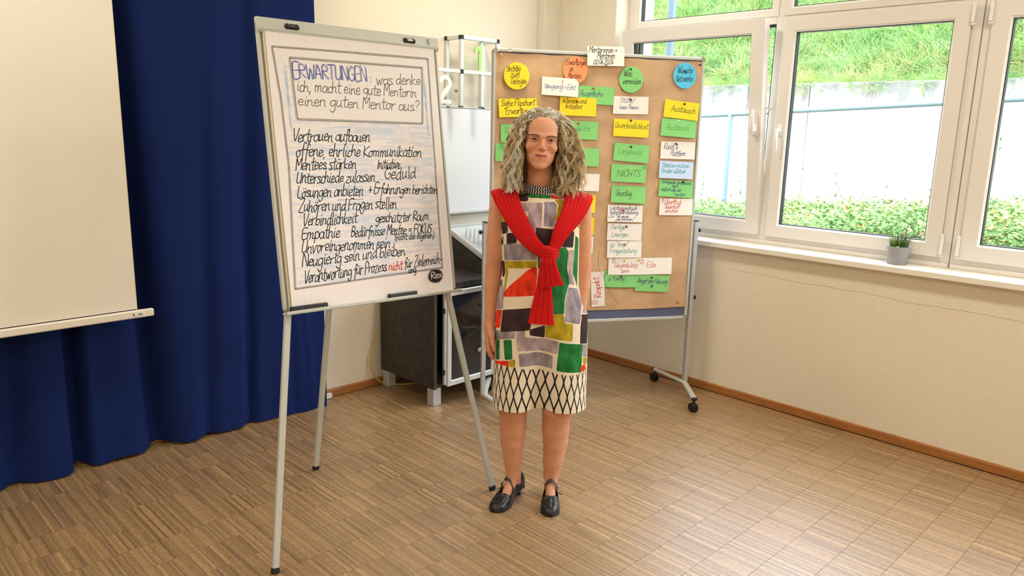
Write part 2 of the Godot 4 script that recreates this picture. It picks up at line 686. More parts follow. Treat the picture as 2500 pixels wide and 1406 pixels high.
func glazed(parent: Node3D, r: Array, w: float, xa: float, xf := Transform3D.IDENTITY, called := "sash") -> Node3D:
	# a sash: frame, white bead, dark gasket and pane
	var s := MB.new()
	var n := [r[0] + w, r[1] + w, r[2] - w, r[3] - w]
	var e := 0.003
	ring(s, [r[0] + e, r[1] + e, r[2] - e, r[3] - e], n, xa, xa + 0.055, -99, xf)
	ring(s, r, [r[0] + e, r[1] + e, r[2] - e, r[3] - e], xa + e, xa + 0.055, xa, xf)
	var so := part(called, s, M.pvc, parent)
	var b := MB.new()
	var n2 := [n[0] + 0.009, n[1] + 0.009, n[2] - 0.009, n[3] - 0.009]
	ring(b, n, n2, xa + 0.002, xa + 0.03, xa + 0.008, xf)
	part("glazing_bead", b, M.bead, so)
	var g := MB.new()
	var n3 := [n2[0] + 0.004, n2[1] + 0.004, n2[2] - 0.004, n2[3] - 0.004]
	ring(g, n2, n3, xa + 0.012, xa + 0.046, -99, xf)
	part("gasket", g, M.gasket, so)
	var p := MB.new()
	p.poly([xf * Vector3(xa + 0.046, n3[1], n3[0]), xf * Vector3(xa + 0.046, n3[1], n3[2]), xf * Vector3(xa + 0.046, n3[3], n3[2]), xf * Vector3(xa + 0.046, n3[3], n3[0])], xf.basis * Vector3(-1, 0, 0))
	part("pane", p, M.glass, so)
	return so

func window_handle(parent: Node3D, at: Vector3, xf: Transform3D, down: bool) -> void:
	# base plate, neck and curved lever, on the sash face (room side is -x)
	var m := MB.new()
	var s := -1.0 if down else 1.0
	m.box(xf * (at + Vector3(-0.004, 0, 0)), Vector3(0.009, 0.065, 0.03), 0.004, xf.basis)
	m.tube([xf * at, xf * (at + Vector3(-0.035, 0, 0))], 0.011, 10)
	var p := []
	var rr := []
	for k in 9:
		var q := k / 8.0
		p.append(xf * (at + Vector3(-0.036 - 0.012 * sin(q * PI), s * (0.125 * q - 0.008), 0.006 * sin(q * PI * 0.9))))
		rr.append(0.011 - 0.003 * q)
	m.tube(p, rr, 10, true, 0.7)
	part("handle", m, M.bead, parent)

func hinge(parent: Node3D, z: float, y0: float, y1: float) -> void:
	var m := MB.new()
	m.box(Vector3(0.118, (y0 + y1) / 2, z), Vector3(0.018, y1 - y0, 0.017), 0.005)
	m.box(Vector3(0.121, y0 - 0.005, z + 0.004), Vector3(0.012, 0.008, 0.022), 0.002)
	part("hinge", m, M.bead, parent)

func windows() -> void:
	var sl := MB.new()
	sl.box(Vector3(0.052, 0.9155, (0.547 + 6.85) / 2), Vector3(0.195, 0.033, 6.85 - 0.547), 0.004)
	sl.box(Vector3(-0.0225, 0.9155, 0.31), Vector3(0.045, 0.033, 0.5), 0.004)
	var so := struct("trim_2", sl, M.sill, "white window sill board under the windows")
	so.name = "trim_2"
	var top := 2.88
	var zs := 0.547
	var n := 1
	for k in 3:
		var z0 := 0.547 + 2.065 * k
		var z1 := z0 + 2.064
		var zm := 1.604 + 2.065 * k
		var yb := 2.1715
		var yt := 2.197
		# outer frame with mullion and transom bar
		var f := MB.new()
		var xa := 0.145
		var xb := 0.215
		var cw := 0.05
		if k == 0: cw = 0.065
		ring(f, [z0, 0.932, z1, top + 0.04], [z0 + cw, 0.98, z1 - 0.045, top - 0.02], xa, xb)
		f.box(Vector3((xa + xb) / 2, (0.98 + top - 0.02) / 2, zm), Vector3(xb - xa, top - 1.0, 0.06), 0.003)
		for q in [[z0 + cw, zm - 0.03], [zm + 0.03, z1 - 0.045]]:
			f.box(Vector3((xa + xb) / 2, 2.198, (q[0] + q[1]) / 2), Vector3(xb - xa, 0.05, q[1] - q[0]), 0.002)
		f.box(Vector3(0.14, 0.943, (z0 + z1) / 2), Vector3(0.012, 0.022, z1 - z0 - 0.01), 0.003)
		var names := ["white window frame next to the corner, with the tilted sash", "white window frame by the potted grass, at the picture's edge", "white window frame nearest the camera"]
		var fo := struct("window_%d" % (k + 1), f, M.pvc, names[k])
		if k == 0: fo.set_meta("label", "white double window with two transom lights, one sash tilted open")
		var gk := MB.new()
		ring(gk, [z0 + cw, 0.98, zm - 0.03, 2.173], [z0 + cw + 0.014, 0.994, zm - 0.044, 2.159], xa + 0.02, xb - 0.012)
		part("frame_gasket", gk, M.gasket, fo)
		# transom lights
		for q in [[z0 + cw - 0.022, zm - 0.018], [zm + 0.018, z1 - 0.026]]:
			glazed(fo, [q[0], 2.212, q[1], top], 0.036, 0.137, Transform3D.IDENTITY, "transom_light")
		# casements
		var c1 := [z0 + cw - 0.01, 0.981, zm - 0.024, 2.195]
		var c2 := [zm + 0.024, 0.981, z1 - 0.047, 2.195]
		if k == 0:
			# tilted about its lower edge
			var piv := Vector3(0.125, 0.981, 0)
			var tl := Transform3D(Basis(Vector3(0, 0, 1), deg_to_rad(6.0)), piv) * Transform3D(Basis.IDENTITY, -piv)
			var s := glazed(fo, c1, 0.074, 0.125, tl, "tilted_sash")
			window_handle(s, Vector3(0.125, 1.592, c1[2] - 0.036), tl, false)
			var br := MB.new()
			var e1 := tl * Vector3(0.15, 1.72, c1[2] - 0.004)
			br.bar(Vector3(0.17, 1.70, c1[2] + 0.006), e1, 0.012, 0.006, Vector3(1, 0, 0), 0.001)
			part("tilt_arm", br, M.alu, s)
		else:
			var s := glazed(fo, c1, 0.074, 0.125)
			hinge(s, c1[0] - 0.006, 0.995, 1.10)
			hinge(s, c1[0] - 0.006, 2.10, 2.19)
		var s2 := glazed(fo, c2, 0.066, 0.125)
		window_handle(s2, Vector3(0.125, 1.59, c2[0] + 0.033), Transform3D.IDENTITY, true)
		hinge(s2, c2[2] + 0.008, 0.995, 1.10)
		hinge(s2, c2[2] + 0.008, 2.10, 2.19)
		# dark cover strip at the joint with the next unit
		var j := MB.new()
		j.box(Vector3(0.146, 1.9, z1 + 0.0005), Vector3(0.004, 1.93, 0.004))
		part("joint_seal", j, mat(rgb(120, 112, 100), 0.7), fo)

# ---------------------------------------------------------------- outside
func ground_y(x: float, z: float) -> float:
	return 0.79 + 0.078 * clampf(z, -6.0, 2.4) - 0.02 * (5.0 - x)

func outside() -> void:
	# ground: brown soil with a strip of paving in front of the retaining wall
	var g := MB.new()
	g.grid(48, 40, func(u, v):
		var x: float = lerpf(0.41, 5.1, u)
		var z: float = lerpf(9.0, -9.0, v)
		return [Vector3(x, ground_y(x, z) - 0.02, z), Vector2(x, z)])
	var soil := mat(rgb(168, 140, 112), 0.95)
	var nt := noise_tex(0.03, false, 256, 4.0, 4, 21)
	var ramp := Gradient.new()
	ramp.set_color(0, Color(0.45, 0.42, 0.36))
	ramp.set_color(1, Color(1, 1, 1))
	nt.color_ramp = ramp
	soil.albedo_texture = nt
	soil.uv1_triplanar = true
	soil.uv1_world_triplanar = true
	soil.uv1_scale = Vector3.ONE * 0.9
	struct("ground", g, soil, "soil strip between the house and the retaining wall")
	# retaining wall of concrete panels
	var wall := thing("retaining_wall", "pale concrete retaining wall below the grassy bank", "retaining wall", Vector3(5.0, 0, 0))
	# concrete with dark run-off stains below its top edge
	var ci := Image.create(1024, 256, false, Image.FORMAT_RGBA8)
	var cn := FastNoiseLite.new()
	cn.seed = 31
	cn.frequency = 0.012
	cn.fractal_octaves = 4
	for y in 256:
		for x in 1024:
			var run := 0.5 + 0.5 * cn.get_noise_2d(x * 2.2, y * 0.12 + 300.0)
			var fine := cn.get_noise_2d(x * 4.0, y * 4.0)
			var st := clampf(1.0 - y / (40.0 + 120.0 * run), 0.0, 1.0) * (0.4 + 0.6 * run)
			var f := 0.86 + 0.08 * fine - 0.56 * st
			ci.set_pixel(x, y, Color(f, f * (0.985 - 0.02 * st), f * (0.985 - 0.01 * st)))
	var conc := textured(ci, 0.9)
	conc.uv1_scale = Vector3(0.14, 1.0 / 2.06, 1)
	conc.uv1_offset = Vector3(0.3, 2.16 / 2.06, 0)
	var cuts := [-9.0, -5.4, -3.3, -1.25, -0.45, 2.6, 4.7, 6.8, 9.0]
	for k in cuts.size() - 1:
		var m := MB.new()
		var zc: float = (cuts[k] + cuts[k + 1]) / 2
		m.box(Vector3(0.13, 1.13, zc), Vector3(0.26, 2.06, cuts[k + 1] - cuts[k] - 0.012), 0.008)
		part("wall_panel", m, conc, wall)
	# bank above it
	var b := MB.new()
	b.grid(20, 20, func(u, v):
		var x: float = lerpf(5.2, 16.0, v)
		var z: float = lerpf(-14.0, 14.0, u)
		return [Vector3(x, 2.12 + 0.80 * (x - 5.2) + 0.08 * sin(z * 1.3 + x), z), Vector2(x, z)], false, true)
	struct("hillside", b, mat(rgb(88, 118, 44), 0.95), "steep grassy bank above the retaining wall")
	# the house wall outside the windows, seen at the left edge of the panes
	var st := MB.new()
	st.box(Vector3(0.43, 1.7, 0.05), Vector3(0.06, 3.6, 0.92), 0.004)
	struct("trim_3", st, mat(rgb(226, 226, 228), 0.95), "rough white plaster of the window's outer reveal")
	# galvanised post and the handrail in front of the wall
	var p := MB.new()
	p.box(Vector3(0.8, 1.9, 0.42), Vector3(0.05, 2.6, 0.045), 0.006)
	single("steel_post", p, M.galv, "square grey steel post standing close outside the left window", "post")
	var rail := thing("handrail", "galvanised tube handrail running along the concrete wall outside", "handrail")
	var rt := MB.new()
	var y_at := func(z: float) -> float: return 1.819 + 0.0505 * z
	rt.tube([Vector3(4.0, y_at.call(-8.0), -8.0), Vector3(4.0, y_at.call(8.0), 8.0)], 0.029, 12)
	part("rail", rt, M.galv, rail)
	for z in [-4.1, -0.89, 2.35, 5.5]:
		var q := MB.new()
		q.tube([Vector3(4.0, ground_y(4.0, z) - 0.05, z), Vector3(4.0, y_at.call(z), z)], 0.030, 12)
		part("post", q, M.galv, rail)
	plants_outside()

func blade_mesh(h: float, w: float, count: int, spread: float, sd: int, droop: float) -> ArrayMesh:
	rng.seed = sd
	var m := MB.new()
	m.tinted = true
	for k in count:
		var a := rng.randf() * TAU
		var d := Vector3(cos(a), 0, sin(a))
		var s := Vector3(-d.z, 0, d.x)
		var o := d * rng.randf() * spread
		var hh := h * rng.randf_range(0.55, 1.0)
		var dr := droop * rng.randf_range(0.4, 1.3)
		var f := rng.randf_range(0.75, 1.2)
		m.tint = Color(f, f, f * 0.9)
		var pts := []
		for j in 5:
			var q := j / 4.0
			pts.append([o + Vector3.UP * hh * (q - 0.35 * dr * q * q) + d * hh * dr * q * q, w * (1.0 - q * q) + 0.0004])
		for j in 4:
			var p0: Vector3 = pts[j][0]
			var p1: Vector3 = pts[j + 1][0]
			m.poly([p0 - s * pts[j][1], p0 + s * pts[j][1], p1 + s * pts[j + 1][1], p1 - s * pts[j + 1][1]], (s.cross(p1 - p0)).normalized() * (1 if s.cross(p1 - p0).y > 0 else -1))
	return m.mesh()

func leaf_mesh(count: int, len: float, w: float, sd: int, rise: float) -> ArrayMesh:
	# a leafy clump: leaves on short stems
	rng.seed = sd
	var m := MB.new()
	m.tinted = true
	for k in count:
		var a := rng.randf() * TAU
		var d := Vector3(cos(a), 0, sin(a))
		var s := Vector3(-d.z, rng.randf_range(-0.3, 0.3), d.x).normalized()
		var base := d * rng.randf_range(0.0, 0.07) + Vector3.UP * rng.randf() * rise
		var l := len * rng.randf_range(0.6, 1.1)
		var up := rng.randf_range(0.1, 0.9)
		var f := rng.randf_range(0.7, 1.25)
		m.tint = Color(f, f, f * 0.85)
		var tip := base + (d + Vector3.UP * up).normalized() * l + Vector3.DOWN * l * 0.25
		var mid := base.lerp(tip, 0.5) + Vector3.UP * l * 0.12
		m.poly([base, mid + s * w, mid - s * w], Vector3.UP)
		m.poly([mid + s * w, tip, mid - s * w], Vector3.UP)
	return m.mesh()

func scatter(called: String, label: String, cat: String, mesh: Mesh, xfs: Array, cols: Array) -> void:
	var mm := MultiMesh.new()
	mm.transform_format = MultiMesh.TRANSFORM_3D
	mm.use_colors = true
	mm.mesh = mesh
	mm.instance_count = xfs.size()
	for k in xfs.size():
		mm.set_instance_transform(k, xfs[k])
		mm.set_instance_color(k, cols[k])
	var o := MultiMeshInstance3D.new()
	o.name = called
	o.multimesh = mm
	o.material_override = M.foliage
	add_child(o)
	o.set_meta("kind", "stuff")
	o.set_meta("label", label)
	o.set_meta("category", cat)

func plants_outside() -> void:
	var tuft := blade_mesh(0.36, 0.0032, 30, 0.12, 41, 0.9)
	var clump := leaf_mesh(26, 0.065, 0.010, 43, 0.10)
	rng.seed = 51
	var xf := []
	var co := []
	for k in 15000:
		var x := 5.15 + pow(rng.randf(), 1.3) * 6.5
		var z := rng.randf_range(-9.0, 6.5)
		var y := 2.08 + 0.80 * (x - 5.2) + 0.08 * sin(z * 1.3 + x)
		if x < 5.3: y = 2.12
		if rng.randf() < 0.035:
			x = 5.04 + rng.randf() * 0.12
			y = 2.13
		var s := rng.randf_range(0.6, 1.15) * (0.62 if x < 5.25 else 1.0)
		# blades lean down the slope
		var b := Basis(Vector3.UP, rng.randf() * TAU).scaled(Vector3(s, s, s))
		b = Basis(Vector3(0, 0, 1), rng.randf_range(0.1, 0.75) if x > 5.25 else rng.randf_range(0.8, 2.0)) * b
		xf.append(Transform3D(b, Vector3(x, y, z)))
		var w := rng.randf()
		var c := Color(0.20, 0.36, 0.085)
		if w < 0.3: c = Color(0.27, 0.42, 0.12)
		elif w < 0.52: c = Color(0.15, 0.32, 0.12)
		elif w > 0.93 or (x < 5.5 and w > 0.8): c = Color(0.50, 0.38, 0.16)
		var f := rng.randf_range(0.75, 1.2)
		co.append(Color(c.r * f, c.g * f, c.b * f))
	scatter("bank_grass", "long green grass hanging over the retaining wall", "grass", tuft, xf, co)
	xf = []
	co = []
	for k in 2600:
		var x := 1.3 + rng.randf() * 2.6
		if rng.randf() < 0.05: x = 3.9 + rng.randf() * 1.0
		var z := rng.randf_range(-3.6, 5.0)
		var s := rng.randf_range(0.7, 1.7)
		xf.append(Transform3D(Basis(Vector3.UP, rng.randf() * TAU).scaled(Vector3(s, s, s)), Vector3(x, ground_y(x, z) - 0.03, z)))
		var w := rng.randf()
		var c := Color(0.13, 0.28, 0.075)
		if w < 0.35: c = Color(0.20, 0.35, 0.10)
		elif w > 0.93: c = Color(0.56, 0.42, 0.10)
		elif w > 0.87: c = Color(0.42, 0.28, 0.13)
		var f := rng.randf_range(0.75, 1.25)
		co.append(Color(c.r * f, c.g * f, c.b * f))
	scatter("weeds", "low green weeds and fallen yellow leaves outside the windows", "weeds", clump, xf, co)
	# single tall weeds in front of the wall
	var spots := [[3.9, -0.62, 0.62, "tall narrow-leaved weed just beside the handrail's post"], [4.3, -0.1, 0.55, "tall weed at the concrete wall's open joint"], [4.2, 0.35, 0.42, "short thin weed right of the wall's open joint"], [4.4, 1.2, 0.5, "thin weed before the wall, left of the closed sash's hinge side"],
		[4.1, 1.6, 0.6, "tall weed behind the potted grass on the sill"], [3.6, 1.9, 0.75, "tallest weed, seen through the pane at the picture's right edge"], [4.5, -1.5, 0.45, "thin weed hidden behind the pin board's edge"], [4.4, 0.75, 0.38, "shortest weed, before the wall above the middle of the closed sash"]]
	for sp in spots:
		var x: float = sp[0]
		var z: float = sp[1]
		var h: float = sp[2]
		var t := thing("tall_weed", sp[3], "weed", Vector3(x, ground_y(x, z) - 0.03, z), 0.0, "tall weeds before the wall")
		var st := MB.new()
		var lean := Vector3(rng.randf_range(-0.1, 0.1), 0, rng.randf_range(-0.1, 0.1))
		var path := []
		for k in 6: path.append(Vector3.UP * h * k / 5.0 + lean * pow(k / 5.0, 2.0))
		st.tube(path, 0.004, 5)
		part("stem", st, mat(rgb(130, 150, 90), 0.8), t)
		var lv := MB.new()
		for k in 14:
			var q := 0.3 + 0.7 * k / 13.0
			var p := Vector3.UP * h * q + lean * q * q
			var a := rng.randf() * TAU
			var d := Vector3(cos(a), 0.5, sin(a))
			var s := Vector3(-sin(a), 0, cos(a)) * 0.008
			var l := 0.11 * (1.2 - q * 0.7)
			lv.poly([p, p + d * l * 0.5 + s, p + d * l, p + d * l * 0.5 - s], Vector3.UP)
		part("leaves", lv, mat(rgb(110, 160, 80), 0.8), t)

# ---------------------------------------------------------------- handwriting: one pen-stroke glyph per letter
# x-height 10, capitals 18, descenders -8; first number the advance; ';' lifts the pen
const GLYPHS := {
	"a": "8|7,9 4,10 1,7 1,2 4,0 7,4 7,9;7,9 7,2 9,0", "b": "7.5|1,19 1,1;1,6 4,10 7,7 6,1 3,0 1,2", "c": "6|6,9 3,10 1,6 2,1 4,0 7,2",
	"d": "8.5|7,9 4,10 1,6 2,1 4,0 7,5;7,19 7,2 9,0", "e": "7|1,5 6,6 5,10 2,9 1,4 3,0 7,2", "f": "5.5|6.5,17 4.5,19 3,15 3,-6;0,10 6,10",
	"g": "8|7,9 4,10 1,7 1,3 4,1 7,5;7,10 7,-4 4,-8 1,-5", "h": "8|1,19 1,0;1,6 4,10 6,8 6,2 8,0", "i": "4|2,10 2,2 4,0;2.4,14 2.9,15",
	"j": "4|3,10 3,-5 1,-8;3,14 3.4,15", "k": "7.5|1,19 1,0;6,10 1,5 7,0", "l": "4|2,19 2,2 4,0", "m": "11.5|1,10 1,0;1,7 3,10 5,8 5,0;5,7 8,10 9,8 9,2 11,0",
	"n": "8|1,10 1,0;1,6 4,10 6,8 6,2 8,0", "o": "7.5|4,10 1,7 2,1 4,0 6,3 6,8 4,10 6,8.6 8,9", "p": "7.5|1,10 1,-8;1,7 4,10 7,7 6,1 3,0 1,2",
	"q": "8|7,9 4,10 1,7 1,3 4,1 7,5;7,10 7,-8", "r": "6|1,10 1,0;1,6 3,9 6,9.5", "s": "6.5|6,9 3,10 1,8 5,4 5,1 3,0 1,1;5,1 7,1.5", "t": "6|3,17 3,2 5,0 6.5,1;0,11 7,11.5",
	"u": "8|1,10 1,2 3,0 6,4;6,10 6,2 8,0", "v": "7.5|1,10 3,0 6,10 8,9.5", "w": "10.5|1,10 3,0 5,8 7,0 9,10 10.5,9.5", "x": "7|1,10 6,0;6,10 1,0",
	"y": "8|1,10 2,4 5,4 7,9;7,10 5,-3 2,-8", "z": "7.5|1,10 6,10 1,0 7,0", "ß": "7|1,-6 1,14 4,18 6,15 3,10 6,6 5,0 2,0",
	"A": "9|0,0 4,18 8,0;1.5,6 7.5,6", "B": "8|1,0 1,18 6,17 6,11 1,10 7,8 6,1 1,0", "C": "8|8,16 5,18 1,12 2,2 5,0 8,2", "D": "9|1,18 1,0;1,18 6,15 8,9 6,2 1,0",
	"E": "8|8,18 1,18 1,0 8,0;1,9 7,9.5", "F": "8|1,0 1,18 9,18;1,9 6,9.5", "G": "9|8,16 5,18 1,12 1,4 5,0 8,3 8,8 5,8", "H": "9|1,18 1,0;8,18 8,0;1,9 8,9.5",
	"I": "3.5|2,18 2,0", "J": "6|5,18 5,3 2,0 0,3", "K": "8.5|1,18 1,0;8,18 1,8 8.5,0", "L": "7.5|1,18 1,0 7.5,0.5", "M": "10.5|1,0 1.5,18 5,8 8.8,18 9.5,0",
	"N": "9|1,0 1,18 8,0 8,18", "O": "10|5,18 1,12 1,5 5,0 9,5 9,13 5,18", "P": "8|1,0 1,18 7,16 7,10 1,9", "R": "8.5|1,0 1,18 7,16 7,11 1,9.5 8.5,0",
	"S": "8|8,16 5,18 1,14 7,7 6,1 1,2", "T": "9|4.5,18 4.5,0;0,18 9,18.5", "U": "9|1,18 1,4 4,0 8,5;8,18 8,0", "V": "9|1,18 4.5,0 9,18.5", "W": "12|1,18 3.5,0 6,13 9,0 11.5,18.5",
	"Z": "8.5|1,18 8,18 1,0 8.5,0", "0": "8|4,18 1,12 1,5 4,0 7,5 7,13 4,18", "1": "5|1,13 4,18 4,0", "2": "8|1,14 4,18 7,14 1,0 8,0", "3": "8|1,16 4,18 6,14 3,10 7,6 4,0 1,2",
	"6": "8|6,18 2,11 1,4 4,0 7,4 4,8 1.5,5", ".": "3|1.5,0.4 1.9,0", ",": "3.5|2,1 1,-4", ":": "4|2,7 2,6.4;2,1 2,0.4", "?": "8|1,14 4,18 7,14 4,8 4,5;4,0.6 4.2,0",
	"\"": "5|1,19 1,14;3.5,19 3.5,14", "'": "3|2,19 1.4,15", "+": "8|4,11 4,2;0.5,6.5 7.5,6.5", "=": "9|1,8.5 8,8.5;1,4.5 8,4.5", "(": "4|4,19 1,11 1.4,2 4,-5", ")": "4|1,19 3.6,11 3.4,2 1,-5",
	"-": "6|0.5,5.5 6,5.5", "/": "7|1,-1 7,19", "&": "9|8,0 2,13 4,17 5,13 1,5 3,0 8,6", "*": "8|4,10 2,7 5,4 3,2;1,5 7,7 6,9 2,4;4,11 4,1"
}

var glyph_cache := {}

func glyph(ch: String) -> Array:
	if glyph_cache.has(ch): return glyph_cache[ch]
	var dots := false
	var k := ch
	if ch in ["ä", "ö", "ü", "Ü", "Ö"]:
		dots = true
		k = {"ä": "a", "ö": "o", "ü": "u", "Ü": "U", "Ö": "O"}[ch]
	var up: float = 20.5 if ch in ["Ü", "Ö"] else 13.5
	if not GLYPHS.has(k):
		return [4.0, []]
	var s: PackedStringArray = GLYPHS[k].split("|")
	var strokes := []
	for piece in s[1].split(";"):
		var pts := []
		for q in piece.split(" "):
			var xy := q.split(",")
			pts.append(Vector2(float(xy[0]), float(xy[1])))
		strokes.append(pts)
	if dots:
		strokes.append([Vector2(2.4, up), Vector2(2.8, up + 0.8)])
		strokes.append([Vector2(5.4, up), Vector2(5.8, up + 0.8)])
	glyph_cache[ch] = [float(s[0]), strokes]
	return glyph_cache[ch]

# from a to b: the two ends of the baseline in pixels of img; xh: x-height in pixels
func write(img: Image, s: String, a: Vector2, b: Vector2, xh: float, r: float, col: Color, slant := 0.12, chisel := 1.0, wob := 0.35) -> void:
	var total := 0.0
	for ch in s:
		total += 4.5 if ch == " " else glyph(ch)[0]
	var ex := (b - a) / maxf(total, 1.0)
	var dir := (b - a).normalized()
	var ey := Vector2(dir.y, -dir.x) * xh / 10.0
	var at := 0.0
	var wr := RandomNumberGenerator.new()
	wr.seed = hash(s) + int(a.x)
	for ch in s:
		if ch == " ":
			at += 4.5
			continue
		var g: Array = glyph(ch)
		var lift := wr.randf_range(-wob, wob) * 1.4
		var sc := 1.0 + wr.randf_range(-0.10, 0.10)
		for st in g[1]:
			var p := []
			for q in st:
				var x: float = at + q.x + wr.randf_range(-wob, wob) * 0.5
				var y: float = q.y * sc + lift + wr.randf_range(-wob, wob)
				p.append(a + ex * x + ey * y + dir * (y * slant * xh / 10.0))
			stroke(img, p, r, col, chisel, 1.2)
		at += g[0]

func textured(img: Image, rough := 0.8, tint := Color.WHITE) -> StandardMaterial3D:
	img.generate_mipmaps()
	var m := mat(tint, rough, 0.0, 0.4)
	m.albedo_texture = ImageTexture.create_from_image(img)
	return m

# ---------------------------------------------------------------- curtain, screen, whiteboard
func curtain() -> void:
	# a heavy curtain in shallow folds; valleys at given places, deepest near the hem
	var valleys := [[-3.165, 0.16, 0.030], [-2.83, 0.10, 0.055], [-2.58, 0.035, 0.04], [-2.35, 0.05, 0.032], [-3.42, 0.07, 0.06], [-3.85, 0.07, 0.06], [-4.3, 0.06, 0.07], [-2.12, 0.018, 0.03], [-4.8, 0.06, 0.06], [-2.02, -0.01, 0.02]]
	var m := MB.new()
	var x0 := -5.4
	var x1 := -1.925
	var f := func(u, v):
		var x: float = lerpf(x0, x1, u)
		var y: float = lerpf(2.98, 0.012, v)
		var low: float = smoothstep(2.6, 0.3, y)
		var z := 0.125
		for w in valleys:
			var wx: float = w[0] + 0.05 * (y - 0.3) * sin(w[0] * 7.0)
			var d: float = (x - wx) / (w[2] * (1.35 - 0.35 * low))
			z -= w[1] * (0.35 + 0.65 * low) * exp(-d * d)
		z += 0.010 * sin(x * 9.0 + 0.6 * y) + 0.006 * sin(x * 23.0 + 1.3 * y) + 0.004 * sin(y * 5.0 + x * 3.0)
		# the hem is wavy
		if y < 0.05: y += 0.003 * sin(x * 31.0) + 0.004 * sin(x * 4.0)
		z = maxf(z, 0.018)
		return [Vector3(x, y, z), Vector2(x, y)]
	m.grid(420, 60, f)
	# back side and returned edges
	m.grid(140, 20, func(u, v):
		var r: Array = f.call(1.0 - u, v)
		return [r[0] - Vector3(0, 0, 0.004), r[1]])
	var cloth := mat(rgb(24, 39, 90), 0.95, 0.0, 0.2)
	cloth.rim_enabled = true
	cloth.rim = 0.25
	cloth.rim_tint = 0.8
	var wv := noise_tex(0.35, true, 256, 2.0, 2, 61)
	bumpy(cloth, wv, 5.0, 0.25)
	var t := thing("curtain", "heavy royal blue curtain hanging to the floor behind the projection screen", "curtain")
	part("cloth", m, cloth, t)
	var h := MB.new()
	var hp := []
	for k in 161:
		var r: Array = f.call(k / 160.0, 0.966)
		hp.append(r[0] + Vector3(0, 0, 0.001))
	h.tube(hp, 0.0012, 4)
	part("hem_seam", h, cloth, t)
	var r := MB.new()
	r.box(Vector3(-3.75, 3.01, 0.09), Vector3(3.8, 0.05, 0.03), 0.004)
	part("curtain_rail", r, M.alu, t)

func projection_screen() -> void:
	var t := thing("projection_screen", "white roll-down projection screen hanging before the blue curtain", "projection screen", Vector3(0, 0, 0.24))
	var m := MB.new()
	m.grid(12, 20, func(u, v): return [Vector3(lerpf(-5.45, -2.9235, u), lerpf(2.96, 0.745, v), 0.004 * sin(u * PI)), Vector2(u, v)])
	var cloth := mat(rgb(240, 234, 222), 0.9, 0.0, 0.2)
	part("screen_cloth", m, cloth, t)
	var e := MB.new()
	e.box(Vector3(-2.9225, 1.85, -0.001), Vector3(0.002, 2.22, 0.003))
	part("edge_binding", e, mat(rgb(238, 226, 180), 0.8), t)
	# flat bar with rounded edges at the bottom
	var b := MB.new()
	b.box(Vector3(-4.155, 0.7235, 0.004), Vector3(2.60, 0.0345, 0.022), 0.005)
	var bar := part("bottom_bar", b, mat(rgb(238, 232, 220), 0.5), t)
	var l := MB.new()
	l.box(Vector3(-2.925, 0.7225, 0.0152), Vector3(0.065, 0.026, 0.0006))
	var lab := part("maker_label", l, mat(rgb(240, 238, 232), 0.5), bar)
	var tm := TextMesh.new()
	tm.text = "HKS"
	var fo := SystemFont.new()
	fo.font_names = PackedStringArray(["Droid Sans"])
	fo.font_weight = 700
	tm.font = fo
	tm.font_size = 24
	tm.pixel_size = 0.00042
	tm.depth = 0.0006
	var o := part("lettering", tm, mat(rgb(40, 44, 60), 0.6), lab)
	o.position = Vector3(-2.916, 0.7235, 0.016)
	var em := MB.new()
	em.ball(Vector3(-2.944, 0.7285, 0.0156), Vector3(0.003, 0.003, 0.0006), 8)
	em.box(Vector3(-2.944, 0.722, 0.0157), Vector3(0.004, 0.009, 0.0006))
	em.box(Vector3(-2.9405, 0.7215, 0.0157), Vector3(0.004, 0.004, 0.0006))
	part("emblem", em, mat(rgb(150, 70, 60), 0.6), lab)
	var ln := MB.new()
	ln.box(Vector3(-2.927, 0.7145, 0.0157), Vector3(0.056, 0.0008, 0.0005))
	ln.box(Vector3(-2.935, 0.7115, 0.0157), Vector3(0.026, 0.0007, 0.0005))
	part("underline", ln, mat(rgb(150, 60, 60), 0.6), lab)
	var cs := MB.new()
	cs.box(Vector3(-4.155, 2.98, -0.01), Vector3(2.62, 0.09, 0.10), 0.01)
	part("casing", cs, M.white, t)

func whiteboard() -> void:
	var t := thing("whiteboard", "glossy whiteboard on the wall above the media desk", "whiteboard", Vector3(-0.95, 1.02, 0))
	var m := MB.new()
	m.box(Vector3(0, 0.335, 0.011), Vector3(1.10, 0.66, 0.014), 0.002)
	var wb := mat(rgb(242, 245, 248), 0.16, 0.0, 0.5)
	part("writing_surface", m, wb, t)
	var f := MB.new()
	f.box(Vector3(0, 0.008, 0.013), Vector3(1.12, 0.018, 0.024), 0.003)
	f.box(Vector3(0, 0.668, 0.013), Vector3(1.12, 0.012, 0.022), 0.003)
	f.box(Vector3(-0.556, 0.335, 0.013), Vector3(0.012, 0.66, 0.022), 0.003)
	f.box(Vector3(0.556, 0.335, 0.013), Vector3(0.012, 0.66, 0.022), 0.003)
	part("frame", f, M.alu, t)

